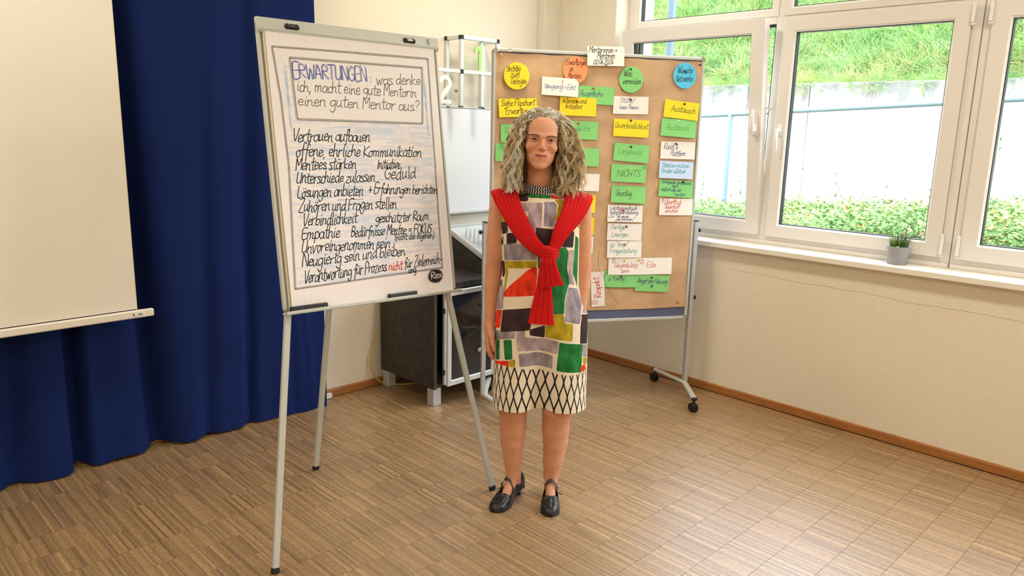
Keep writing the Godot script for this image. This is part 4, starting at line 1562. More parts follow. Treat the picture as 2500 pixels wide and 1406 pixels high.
# ---------------------------------------------------------------- pin board
# name of the card, colour, centre (u, v), tilt in degrees, width, height, pen colour, pen radius, layer, lines "text@x0,baseline,x1,x-height" in shares of the card
const CARDS := [
	["reading Siehe Flipchart", "yellow", -1.006, 1.675, 2.9, 0.208, 0.095, "black", 1.7, 1, "Siehe Flipchart@.05,.40,.94,.2;\"Erwartungen\"@.12,.84,1.02,.2"],
	["half hidden by the woman's hair under the Siehe Flipchart card", "green", -0.992, 1.541, 1.0, 0.208, 0.095, "grey", 1.1, 0, "Sicherheit@.08,.5,.6,.18"],
	["half hidden by the woman's hair, lowest in the left column", "green", -1.020, 1.441, 0.5, 0.208, 0.095, "grey", 1.1, 0, "Mitwirkung@.10,.42,.7,.18"],
	["reading Neugierig + Echt", "white", -0.776, 1.789, -2.1, 0.206, 0.094, "blue", 1.2, 1, "Neugierig + Echt@.07,.62,.9,.15"],
	["reading Augenhöhe", "green", -0.569, 1.751, -1.2, 0.200, 0.094, "blue", 1.2, 0, "Augenhöhe@.03,.56,.68,.18"],
	["reading Interesse und Initiative", "yellow", -0.672, 1.689, -0.7, 0.207, 0.097, "black", 1.2, 2, "Interesse und@.07,.33,.72,.16;Initiative@.14,.62,.6,.16"],
	["with faint writing, beside the woman's hair on the right", "green", -0.655, 1.565, -0.8, 0.206, 0.097, "grey", 1.0, 0, "Loyalität@.2,.55,.78,.16"],
	["without visible writing beside the woman's curls", "green", -0.642, 1.421, -1.0, 0.206, 0.097, "grey", 1.0, 0, ""],
	["blank beside the woman's curls above her shoulder", "white", -0.634, 1.285, -2.0, 0.206, 0.095, "grey", 1.0, 0, ""],
	["mostly hidden behind the red sweater", "yellow", -0.652, 1.166, -2.0, 0.206, 0.097, "grey", 1.0, 0, ""],
	["mostly hidden behind the woman's upper arm", "yellow", -0.653, 1.043, -2.0, 0.206, 0.097, "grey", 1.0, 0, ""],
	["mostly hidden behind the woman's elbow", "white", -0.655, 0.938, -3.0, 0.206, 0.096, "grey", 1.0, 0, ""],
	["reading Stille / keine Themen", "white", -0.368, 1.705, 0.5, 0.206, 0.094, "blue", 1.1, 0, "Stille/@.18,.36,.6,.15;keine Themen@.18,.73,.72,.13"],
	["reading Unverbindlichkeit", "yellow", -0.359, 1.582, -1.7, 0.208, 0.094, "dgreen", 1.3, 0, "Unverbindlichkeit@.03,.52,.97,.18"],
	["reading Langeweile", "green", -0.350, 1.447, -4.0, 0.208, 0.097, "green", 1.0, 0, "Langeweile@.12,.58,.8,.18"],
	["reading NICHTS", "green", -0.360, 1.334, -1.9, 0.208, 0.097, "dgreen", 1.2, 0, "NICHTS@.16,.68,.82,.19;\"@.88,.62,.95,.3"],
	["reading Ghosting", "green", -0.355, 1.217, -2.3, 0.207, 0.094, "black", 1.2, 0, "Ghosting@.12,.60,.58,.19"],
	["reading Leistungsdruck, Selbstdarstellung", "white", -0.369, 1.109, -1.4, 0.210, 0.094, "navy", 1.2, 0, "Leistungsdruck@.06,.27,.84,.13;Selbstdarstellung@.04,.53,.87,.13;i.S.v. \"Ich muss@.03,.76,.6,.11;performen.\"@.24,.93,.78,.11"],
	["reading Fertige Lösungen", "white", -0.366, 1.005, -1.7, 0.208, 0.096, "teal", 1.2, 0, "Fertige@.10,.36,.5,.16;Lösungen@.13,.78,.6,.16"],
	["reading zu enge Fragestellung", "white", -0.362, 0.906, -0.7, 0.209, 0.096, "teal", 1.2, 0, "zu \"enge\"@.07,.33,.6,.16;Fragestellung@.07,.72,.85,.16"],
	["reading 1) Ungeduldig sein", "white", -0.348, 0.807, -1.0, 0.213, 0.096, "red", 1.3, 0, "1)@.08,.27,.17,.15;Ungeduldig@.17,.56,.83,.16;sein@.36,.88,.6,.14"],
	["reading 2) Eile", "white", -0.170, 0.805, -0.3, 0.213, 0.096, "red", 1.4, 1, "2)@.08,.33,.16,.13;Eile@.25,.56,.52,.18"],
	["reading falsches Rollenverständnis zu Führung", "green", -0.371, 0.734, -2.0, 0.206, 0.098, "blue", 1.0, 1, "falsches Rollenverständnis@.02,.24,.97,.12;zu \"Führung\"@.10,.60,.62,.13"],
	["reading Angst vor Führung", "green", -0.178, 0.704, -3.6, 0.210, 0.098, "navy", 1.4, 2, "Angst vor Führung@.05,.52,.93,.17;*@.42,.80,.54,.2"],
	["reading 3) Respekt, hung upright", "white", -0.511, 0.677, -85.5, 0.204, 0.078, "red", 1.5, 0, ""],
	["reading Austausch on yellow", "yellow", -0.066, 1.687, -5.0, 0.210, 0.096, "dgreen", 1.5, 1, "Austausch@.20,.62,.9,.19"],
	["reading Austausch on green", "green", -0.077, 1.588, -3.5, 0.210, 0.096, "green", 1.0, 0, "Austausch@.14,.62,.8,.18"],
	["reading Raum & Plattform", "white", -0.071, 1.465, -0.9, 0.210, 0.096, "navy", 1.2, 0, "Raum &@.08,.44,.5,.19;Plattform@.28,.82,.72,.18"],
	["reading Stärken nutzen", "lightblue", -0.075, 1.356, -1.9, 0.207, 0.096, "teal", 1.2, 0, "Stärken nutzen@.06,.36,.88,.14;finden suchen@.06,.68,.78,.14"],
	["reading Kollegialer Austausch", "green", -0.068, 1.250, -3.4, 0.211, 0.095, "navy", 1.0, 0, "Kollegialer Austausch@.06,.22,.93,.11;auch@.36,.42,.56,.11;außerhalb der@.06,.67,.66,.13;Tandem@.42,.92,.78,.13"],
	["reading 1) Überblick dauerhaft erhalten", "white", -0.060, 1.147, -0.6, 0.206, 0.095, "red", 1.2, 0, "1)@.05,.25,.11,.13;Überblick@.13,.36,.66,.17;dauerhaft@.15,.60,.6,.13;erhalten@.17,.85,.56,.13"],
	["reading Mentorinnen + Mentoren 02.06.2026, pinned over the frame", "white", -0.530, 1.956, 1.2, 0.209, 0.100, "black", 1.7, 5, "Mentorinnen +@.04,.32,.80,.17;Mentoren@.26,.62,.74,.17;02.06.2026@.16,.92,.70,.14"]
]
const DISCS := [
	["reading Beitrag zum Gelingen", "yellow", -1.016, 1.837, "black", 1.9, "Beitrag@.10,.35,.62,.13;zum@.24,.56,.6,.12;Gelingen@.26,.80,.88,.13"],
	["reading Erwartungen an Mentees", "orange", -0.694, 1.879, "black", 1.8, "Erwartungen@.12,.32,.94,.12;an@.24,.56,.42,.12;Mentees@.20,.82,.72,.12"],
	["reading Was vermeiden", "green", -0.375, 1.841, "black", 1.9, "Was@.18,.40,.50,.14;vermeiden@.14,.68,.90,.13"],
	["reading Wünsche Netzwerke", "blue", -0.060, 1.873, "black", 1.9, "Wünsche@.16,.42,.82,.14;Netzwerke@.12,.74,.84,.14"]
]
# the card or paper corner it holds, colour, u, v, layer
const PINS := [
	["the brown paper's upper left corner", "cream", -1.101, 1.941, 0], ["the brown paper's upper right corner", "black", 0.025, 1.933, 0], ["the brown paper's lower right corner", "red", -0.012, 0.585, 0],
	["the yellow disc Beitrag zum Gelingen", "yellow", -1.016, 1.890, 1], ["the orange disc Erwartungen an Mentees", "red", -0.690, 1.933, 1], ["the green disc Was vermeiden", "dark green", -0.383, 1.896, 1], ["the blue disc Wünsche Netzwerke", "navy", -0.061, 1.895, 1],
	["the card Neugierig + Echt", "cream", -0.766, 1.822, 1], ["the card Augenhöhe", "red", -0.589, 1.788, 0], ["the card Interesse und Initiative", "orange", -0.679, 1.720, 2], ["the card Siehe Flipchart", "yellow", -0.986, 1.675, 1],
	["the card Stille / keine Themen", "black", -0.373, 1.736, 0], ["the card Unverbindlichkeit", "black", -0.365, 1.624, 0], ["the faint green card right of the woman's hair", "red", -0.667, 1.602, 0], ["the card Langeweile", "dark green", -0.356, 1.482, 0],
	["the card NICHTS", "yellow", -0.357, 1.362, 0], ["the card Ghosting", "yellow", -0.355, 1.246, 0], ["the card Leistungsdruck", "red", -0.385, 1.130, 0], ["the card Fertige Lösungen", "black", -0.358, 1.037, 0], ["the card zu enge Fragestellung", "red", -0.365, 0.936, 0],
	["the card Ungeduldig sein", "yellow", -0.357, 0.843, 0], ["the card Eile", "yellow", -0.267, 0.842, 1], ["the card falsches Rollenverständnis", "black", -0.374, 0.750, 1], ["the card Angst vor Führung", "black", -0.186, 0.739, 2],
	["the yellow card Austausch", "black", -0.053, 1.721, 1], ["the green card Austausch", "white", -0.083, 1.630, 0], ["the card Raum & Plattform", "black", -0.087, 1.502, 0], ["the card Stärken nutzen", "white", -0.062, 1.365, 0],
	["the card Kollegialer Austausch", "black", -0.028, 1.289, 0], ["the card Überblick dauerhaft erhalten", "yellow", -0.064, 1.186, 0], ["the dated heading card", "brown", -0.529, 1.907, 5]
]

func pinboard() -> void:
	var base := Vector3(-0.2607, 0, 1.3199)
	var turn := -0.5441
	var t := thing("pinboard", "large mobile pin board with aluminium frame on black castors", "pin board", base, turn)
	var u0 := -1.145
	var u1 := 0.061
	var v0 := 0.479
	var v1 := 1.975
	var felt := mat(rgb(120, 128, 158), 0.95, 0.0, 0.2)
	var ft := noise_tex(0.25, false, 256, 4.0, 3, 91)
	var rp := Gradient.new()
	rp.set_color(0, Color(0.70, 0.70, 0.72))
	rp.set_color(1, Color(1, 1, 1))
	ft.color_ramp = rp
	felt.albedo_texture = ft
	felt.uv1_triplanar = true
	felt.uv1_scale = Vector3.ONE * 5.0
	var p := MB.new()
	p.box(Vector3((u0 + u1) / 2, (v0 + v1) / 2, -0.012), Vector3(u1 - u0 - 0.02, v1 - v0 - 0.02, 0.018))
	part("felt_panel", p, felt, t)
	var prof := PackedVector2Array([Vector2(0, -0.024), Vector2(0.019, -0.024), Vector2(0.019, 0.002), Vector2(0.015, 0.008), Vector2(0.004, 0.008), Vector2(0, 0.002)])
	var add_bar := func(called: String, a: Vector3, b: Vector3, inward: Vector3) -> void:
		var m := MB.new()
		var d := (b - a).normalized()
		m.prism(prof, a.distance_to(b), Transform3D(Basis(inward, Vector3.BACK, d), a))
		part(called, m, M.alu_paint, t)
	add_bar.call("frame_bar", Vector3(u0 + 0.02, v1, 0), Vector3(u1 - 0.02, v1, 0), Vector3.DOWN)
	add_bar.call("frame_bar", Vector3(u0 + 0.02, v0, 0), Vector3(u1 - 0.02, v0, 0), Vector3.UP)
	add_bar.call("frame_bar", Vector3(u0, v0 + 0.02, 0), Vector3(u0, v1 - 0.02, 0), Vector3.RIGHT)
	add_bar.call("frame_bar", Vector3(u1, v0 + 0.02, 0), Vector3(u1, v1 - 0.02, 0), Vector3.LEFT)
	for q in [[u0, v0, 1.0, 1.0], [u1, v0, -1.0, 1.0], [u0, v1, 1.0, -1.0], [u1, v1, -1.0, -1.0]]:
		var m := MB.new()
		var pts := PackedVector2Array([Vector2(0.024, 0)])
		for k in 7:
			var a := PI * 0.5 * k / 6.0
			pts.append(Vector2(0.018 - 0.018 * sin(a), 0.018 - 0.018 * cos(a)))
		pts.append(Vector2(0, 0.024))
		pts.append(Vector2(0.021, 0.024))
		pts.append(Vector2(0.024, 0.021))
		m.prism(pts, 0.034, Transform3D(Basis(Vector3(q[2], 0, 0), Vector3(0, q[3], 0), Vector3(0, 0, 1)), Vector3(q[0], q[1], -0.025)))
		part("frame_corner", m, mat(rgb(150, 152, 148), 0.5), t)
	# maker's label strip at the upper left
	var lb := MB.new()
	lb.box(Vector3(u0 + 0.062, v1 - 0.0095, 0.0085), Vector3(0.074, 0.014, 0.0012))
	var lo := part("maker_label", lb, mat(rgb(222, 222, 212), 0.5), t)
	var fo := SystemFont.new()
	fo.font_names = PackedStringArray(["Droid Sans"])
	var tm := TextMesh.new()
	tm.text = "legamaster"
	tm.font = fo
	tm.font_size = 20
	tm.pixel_size = 0.00052
	tm.depth = 0.0006
	var to := part("lettering", tm, mat(rgb(112, 116, 120), 0.6), lo)
	to.position = Vector3(u0 + 0.058, v1 - 0.0105, 0.0092)
	var sw := MB.new()
	sw.bar(Vector3(u0 + 0.084, v1 - 0.005, 0.0095), Vector3(u0 + 0.099, v1 - 0.0035, 0.0095), 0.003, 0.0006, Vector3.UP)
	part("swoosh", sw, mat(rgb(60, 84, 116), 0.5), lo)
	# posts, feet, castors, clamping knobs
	for s in [0, 1]:
		var pu: float = 0.086 if s == 1 else -1.168
		var sg := 1.0 if s == 1 else -1.0
		var m := MB.new()
		m.box(Vector3(pu, 0.565, -0.018), Vector3(0.024, 0.99, 0.034), 0.002)
		part("post", m, M.alu_matt, t)
		var cp := MB.new()
		cp.box(Vector3(pu, 1.063, -0.018), Vector3(0.025, 0.008, 0.035), 0.002)
		part("post_cap", cp, M.black, t)
		var fo2 := MB.new()
		var mid := Vector3(pu - sg * 0.012, 0.078, 0.0)
		var e1 := Vector3(pu - sg * 0.086, 0.082, 0.285)
		var e2 := Vector3(pu - sg * 0.086, 0.082, -0.265)
		fo2.tube(smooth_pts([e1, mid + Vector3(0, 0, 0.02), mid + Vector3(0, 0, -0.02), e2], 0.03), 0.017, 12, true, 0.62)
		part("foot_bar", fo2, M.alu_paint, t)
		for e in [e1, e2]:
			var ec := MB.new()
			ec.box(e + Vector3(0, 0, 0.004 * signf(e.z)), Vector3(0.036, 0.022, 0.014), 0.006)
			part("end_cap", ec, M.black, t)
			var w := MB.new()
			var wc: Vector3 = e + Vector3(sg * 0.004, -0.055, -0.012)
			for k in [-1.0, 1.0]:
				var ax := Basis(Vector3(0, 0, 1), PI / 2) * Basis.IDENTITY
				w.lathe([Vector2(0, -0.007), Vector2(0.022, -0.007), Vector2(0.027, -0.004), Vector2(0.027, 0.004), Vector2(0.022, 0.007), Vector2(0, 0.007)], 20, wc + Vector3(k * 0.0085, 0, 0), Basis(Vector3.UP, 0.35) * ax)
			w.tube([wc + Vector3(0, 0.0, 0), wc + Vector3(0, 0.05, 0.01)], 0.006, 8)
			w.box(wc + Vector3(0, 0.012, 0.004), Vector3(0.012, 0.036, 0.03), 0.004)
			part("castor", w, M.black, t)
		for y in [1.008, 0.605]:
			var k := MB.new()
			k.tube([Vector3(pu + sg * 0.011, y, -0.018), Vector3(pu + sg * 0.028, y, -0.018)], 0.005, 8)
			k.lathe([Vector2(0, 0), Vector2(0.009, 0), Vector2(0.0125, 0.004), Vector2(0.0125, 0.010), Vector2(0.009, 0.014), Vector2(0, 0.015)], 14, Vector3(pu + sg * 0.018, y, -0.018), Basis(Vector3(0, 0, 1), -sg * PI / 2))
			part("clamping_knob", k, M.black, t)
	# brown paper
	var kraft := mat(rgb(216, 180, 140), 0.85, 0.0, 0.3)
	var kt := noise_tex(0.010, false, 512, 4.0, 5, 95)
	var kr := Gradient.new()
	kr.set_color(0, Color(0.86, 0.85, 0.84))
	kr.set_color(1, Color(1, 1, 1))
	kt.color_ramp = kr
	kraft.albedo_texture = kt
	var wf := FastNoiseLite.new()
	wf.seed = 12
	wf.frequency = 1.6
	wf.fractal_octaves = 2
	var pp := MB.new()
	pp.grid(60, 70, func(a, b):
		var u: float = lerpf(-1.139, 0.046, a)
		var v: float = lerpf(1.9515, 0.553, b)
		if b < 0.01: v += 0.002 * sin(a * 40.0)
		if a > 0.99: u += 0.004 * sin(b * 13.0) - 0.003
		if b > 0.99: v += 0.003 * sin(a * 7.0)
		var z := 0.0015 + 0.0060 * (1.0 + wf.get_noise_2d(u * 0.8, v * 6.0)) * 0.5 + 0.0018 * sin(v * 44.0 + 2.0 * sin(u * 3.0)) * smoothstep(-0.1, 0.6, wf.get_noise_2d(u * 2.0 + 9.0, v * 2.0))
		return [Vector3(u, v, maxf(z, 0.0005)), Vector2(a * 1.2, b * 1.4)])
	var bp := single("brown_paper", pp, kraft, "large sheet of creased brown paper covering the pin board", "paper", base)
	bp.rotation.y = turn
	cards_and_pins(base, turn)

func cards_and_pins(base: Vector3, turn: float) -> void:
	var papers := {"yellow": rgb(247, 219, 50), "green": rgb(136, 209, 125), "white": rgb(240, 235, 226), "orange": rgb(252, 156, 106), "blue": rgb(92, 196, 232), "lightblue": rgb(196, 218, 246)}
	var inks := {"black": Color(0.13, 0.11, 0.10, 0.95), "grey": Color(0.32, 0.46, 0.36, 0.75), "blue": Color(0.20, 0.24, 0.50, 0.9), "navy": Color(0.13, 0.16, 0.38, 0.92), "green": Color(0.22, 0.48, 0.26, 0.75), "dgreen": Color(0.13, 0.30, 0.16, 0.92), "teal": Color(0.12, 0.52, 0.50, 0.9), "red": Color(0.72, 0.18, 0.18, 0.92)}
	var img := Image.create(2048, 2048, false, Image.FORMAT_RGBA8)
	var CW := 240
	var CH := 112
	var spots := []
	for k in CARDS.size() + DISCS.size():
		var round := k >= CARDS.size()
		var row: Array = DISCS[k - CARDS.size()] if round else CARDS[k]
		var cell := Rect2i((k % 8) * 256 + 8, int(k / 8) * 130 + 8, CW, CH)
		if round: cell = Rect2i((k - CARDS.size()) * 256 + 8, 1100, 200, 200)
		spots.append(cell)
		img.fill_rect(cell.grow(4), papers[row[1]])
		var pen: Color = inks[row[4] if round else row[7]]
		var pr: float = row[5] if round else row[8]
		var lines: String = row[6] if round else row[10]
		if lines != "":
			for l in lines.split(";"):
				var h := l.split("@")
				var q := h[1].split(",")
				var a := Vector2(cell.position) + Vector2(float(q[0]) * cell.size.x, float(q[1]) * cell.size.y)
				var b := Vector2(cell.position) + Vector2(float(q[2]) * cell.size.x, float(q[1]) * cell.size.y - (4.0 if round else 1.5))
				write(img, h[0], a, b, float(q[3]) * cell.size.y * (1.0 if round else 0.98), pr * 1.0, pen, 0.22, 0.7, 0.6)
	# the upright card is written along its length, bottom to top
	var rc: Rect2i = spots[24]
	write(img, "3)", Vector2(rc.position) + Vector2(10, 48), Vector2(rc.position) + Vector2(40, 48), 24, 1.7, inks["red"], 0.1, 0.8)
	write(img, "Respekt", Vector2(rc.position) + Vector2(64, 82), Vector2(rc.position) + Vector2(204, 66), 30, 2.0, inks["red"], 0.1, 0.8)
	var cm := textured(img, 0.85)
	rng.seed = 19
	for k in spots.size():
		var round := k >= CARDS.size()
		var row: Array = DISCS[k - CARDS.size()] if round else CARDS[k]
		var w: float = 0.139 if round else row[5]
		var h: float = 0.139 if round else row[6]
		var cell: Rect2i = spots[k]
		var r := Rect2(Vector2(cell.position) / 2048.0, Vector2(cell.size) / 2048.0)
		var lift := rng.randf_range(0.003, 0.009)
		var bow := rng.randf_range(-0.003, 0.004)
		var m := MB.new()
		var f := func(a: float, b: float) -> Array:
			var x := (a - 0.5) * w
			var y := (0.5 - b) * h
			var uv := r.position + Vector2(a, b) * r.size
			if round:
				# square to disc
				var sx := a * 2.0 - 1.0
				var sy := b * 2.0 - 1.0
				var dx := sx * sqrt(1.0 - sy * sy / 2.0)
				var dy := sy * sqrt(1.0 - sx * sx / 2.0)
				x = dx * w * 0.5
				y = -dy * h * 0.5
				uv = r.position + Vector2(dx * 0.5 + 0.5, dy * 0.5 + 0.5) * r.size
			return [Vector3(x, y, lift * b + bow * sin(a * PI)), uv]
		var n := 12 if round else 6
		m.grid(n, n, f)
		m.grid(n, n, func(a, b):
			var q: Array = f.call(1.0 - a, b)
			return [q[0] - Vector3(0, 0, 0.0006), q[1]])
		var layer: float = 1.0 if round else float(row[9])
		if k == 4: layer = 0.0
		var tilt: float = 0.0 if round else deg_to_rad(row[4])
		if k == 24: tilt = deg_to_rad(94.1)
		var z: float = 0.0086 + 0.0016 * layer + (0.004 if layer >= 5 else 0.0)
		var what: String = ("%s round card %s" % [row[1], row[0]]) if round else ("%s card %s" % [row[1].replace("lightblue", "light blue"), row[0]])
		var o := single("round_card" if round else "moderation_card", m, cm, what + (" on the pin board" if what.split(" ").size() < 9 else ""), "card", Vector3.ZERO, "round heading cards" if round else "moderation cards on the brown paper")
		o.transform = Transform3D(Basis(Vector3.UP, turn), base) * Transform3D(Basis(Vector3(0, 0, 1), tilt), Vector3(row[2], row[3], z))
	var pc := {"cream": rgb(226, 206, 172), "black": rgb(20, 20, 22), "red": rgb(206, 48, 36), "yellow": rgb(228, 206, 60), "dark green": rgb(20, 52, 34), "navy": rgb(26, 44, 84), "orange": rgb(216, 96, 40), "white": rgb(230, 232, 234), "brown": rgb(140, 100, 60)}
	for q in PINS:
		var m := MB.new()
		var z: float = 0.0135 + 0.0016 * q[4] + (0.008 if q[4] >= 5 else 0.0)
		var axis := Basis(Vector3.RIGHT, PI / 2 + 0.25) * Basis.IDENTITY
		m.lathe([Vector2(0, -0.004), Vector2(0.004, -0.004), Vector2(0.0048, -0.002), Vector2(0.0032, 0.0005), Vector2(0.003, 0.004), Vector2(0.0052, 0.006), Vector2(0.0052, 0.0085), Vector2(0.003, 0.010), Vector2(0, 0.0104)], 10, Vector3.ZERO, axis)
		var o := thing("pushpin", "%s pin stuck through %s" % [q[1], q[0]], "pin", Vector3.ZERO, 0.0, "pins on the pin board")
		o.transform = Transform3D(Basis(Vector3.UP, turn), base) * Transform3D(Basis.IDENTITY, Vector3(q[2], q[3], z))
		part("head", m, mat(pc[q[1]], 0.35), o)
		var nd := MB.new()
		nd.tube([Vector3(0, -0.001, -0.003), Vector3(0.001, -0.003, -0.0095)], 0.0006, 5)
		part("needle", nd, M.chrome, o)
	# a long dark thread hanging down over the lower left cards
	var th := MB.new()
	var pts := []
	for p in [Vector2(-0.516, 0.905), Vector2(-0.519, 0.86), Vector2(-0.517, 0.813), Vector2(-0.507, 0.782), Vector2(-0.488, 0.762), Vector2(-0.478, 0.735), Vector2(-0.456, 0.687), Vector2(-0.415, 0.626), Vector2(-0.383, 0.588)]:
		pts.append(Vector3(p.x, p.y, 0.021))
	th.tube(smooth_pts(pts, 0.01), 0.0009, 5)
	var o := single("thread", th, mat(rgb(70, 56, 60), 0.8), "thin dark thread hanging in a curve over the lowest cards", "thread", base)
	o.rotation.y = turn

# ---------------------------------------------------------------- the woman
# local frame: x to the picture's right, y up, z towards the camera
const DRESS := {
	"brown": "0.010,1.313 0.225,1.332 0.370,1.303 0.364,1.296 0.264,1.294 0.168,1.306;0.343,1.241 0.397,1.240 0.397,1.185 0.361,1.201;0.458,1.201 0.791,1.188 0.816,1.179 0.798,1.121 0.455,1.137;0.024,1.205 0.191,1.218 0.188,1.173 0.082,1.161;0.170,1.170 0.294,1.178 0.292,1.137 0.167,1.126;0.010,1.124 0.106,1.160 0.102,1.123 0.035,1.116;0.010,1.049 0.121,1.059 0.131,1.026 0.125,0.994 0.070,0.991;0.166,0.863 0.426,0.884 0.417,0.794 0.159,0.772;0.824,0.852 0.986,0.840 0.930,0.722 0.798,0.733 0.803,0.806;0.413,0.797 0.515,0.817 0.518,0.764 0.416,0.773",
	"green": "0.252,1.325 0.718,1.321 0.625,1.308 0.341,1.310;0.010,0.969 0.086,0.981 0.097,0.955 0.045,0.951;0.630,1.119 0.701,1.127 0.725,1.118 0.739,1.104 0.729,1.039 0.762,0.981 0.698,0.923 0.659,0.860 0.576,0.861 0.586,0.976 0.672,0.989 0.616,1.069;0.832,1.167 0.914,1.151 0.888,0.951 0.849,0.982 0.801,1.017;0.472,1.096 0.488,1.097 0.488,1.048 0.473,1.038;0.103,0.733 0.156,0.740 0.166,0.657 0.101,0.650;0.203,0.742 0.282,0.750 0.295,0.668 0.225,0.661;0.618,0.745 0.838,0.728 0.819,0.611 0.601,0.624",
	"red": "0.739,1.324 0.849,1.310 0.775,1.304 0.630,1.308;0.436,1.047 0.464,1.045 0.468,0.933 0.166,0.916 0.159,0.931 0.286,0.988 0.377,1.029;0.012,0.847 0.158,0.863 0.152,0.790 0.057,0.777;0.084,0.643 0.262,0.661 0.268,0.624 0.095,0.605;0.814,0.636 0.868,0.641 0.928,0.612 0.815,0.613",
	"olive": "0.662,1.303 0.766,1.303 0.674,1.234 0.667,1.219 0.604,1.228;0.729,1.227 0.923,1.242 0.928,1.185 0.863,1.202 0.735,1.216;0.010,1.253 0.118,1.237 0.186,1.220 0.026,1.206;0.129,1.059 0.462,1.073 0.462,1.044 0.186,1.032 0.184,0.944 0.158,0.933;0.576,0.861 0.654,0.860 0.650,0.825 0.723,0.818 0.720,0.747 0.524,0.764 0.515,0.817 0.570,0.815;0.266,0.662 0.316,0.669 0.317,0.630 0.270,0.624;0.835,0.670 0.957,0.661 0.924,0.633 0.848,0.641",
	"mauve": "0.268,1.288 0.501,1.293 0.510,1.290 0.503,1.187 0.492,1.151 0.446,1.150 0.401,1.167 0.399,1.241 0.396,1.259 0.325,1.258;0.094,0.983 0.167,0.934 0.170,0.868 0.051,0.853 0.013,0.936;0.726,1.111 0.816,1.112 0.802,1.003 0.834,0.966 0.752,0.977 0.742,1.048;0.954,0.891 0.990,0.794 0.981,0.843 0.832,0.856;0.313,0.784 0.382,0.794 0.385,0.764 0.520,0.760 0.617,0.748 0.605,0.694 0.476,0.708 0.331,0.704",
	"grey": "0.527,1.295 0.637,1.296 0.602,1.206 0.518,1.205;0.111,1.124 0.418,1.141 0.460,1.114 0.462,1.078 0.427,1.075 0.116,1.061;0.048,0.771 0.310,0.782 0.308,0.755 0.065,0.732;0.746,0.963 0.888,0.951 0.917,0.897 0.826,0.861 0.789,0.814 0.649,0.830 0.698,0.913;0.342,0.693 0.467,0.702 0.576,0.686 0.574,0.629 0.460,0.642 0.350,0.638;0.838,0.726 0.942,0.718 0.929,0.666 0.835,0.674",
}
# height, left edge, right edge, front depth, back depth of the dress
const DRESS_ROWS := [[1.345, -0.072, 0.038, 0.060, -0.060], [1.322, -0.079, 0.045, 0.068, -0.068], [1.305, -0.127, 0.093, 0.078, -0.078], [1.285, -0.160, 0.136, 0.088, -0.088], [1.25, -0.170, 0.145, 0.104, -0.098], [1.175, -0.165, 0.145, 0.128, -0.10],
	[1.09, -0.162, 0.147, 0.125, -0.092], [1.01, -0.158, 0.149, 0.115, -0.088], [0.958, -0.167, 0.152, 0.112, -0.092], [0.907, -0.173, 0.165, 0.115, -0.10], [0.84, -0.178, 0.192, 0.122, -0.112], [0.77, -0.184, 0.195, 0.125, -0.118],
	[0.68, -0.186, 0.198, 0.122, -0.12], [0.595, -0.186, 0.200, 0.120, -0.12], [0.505, -0.188, 0.201, 0.118, -0.12], [0.44, -0.187, 0.202, 0.115, -0.12]]

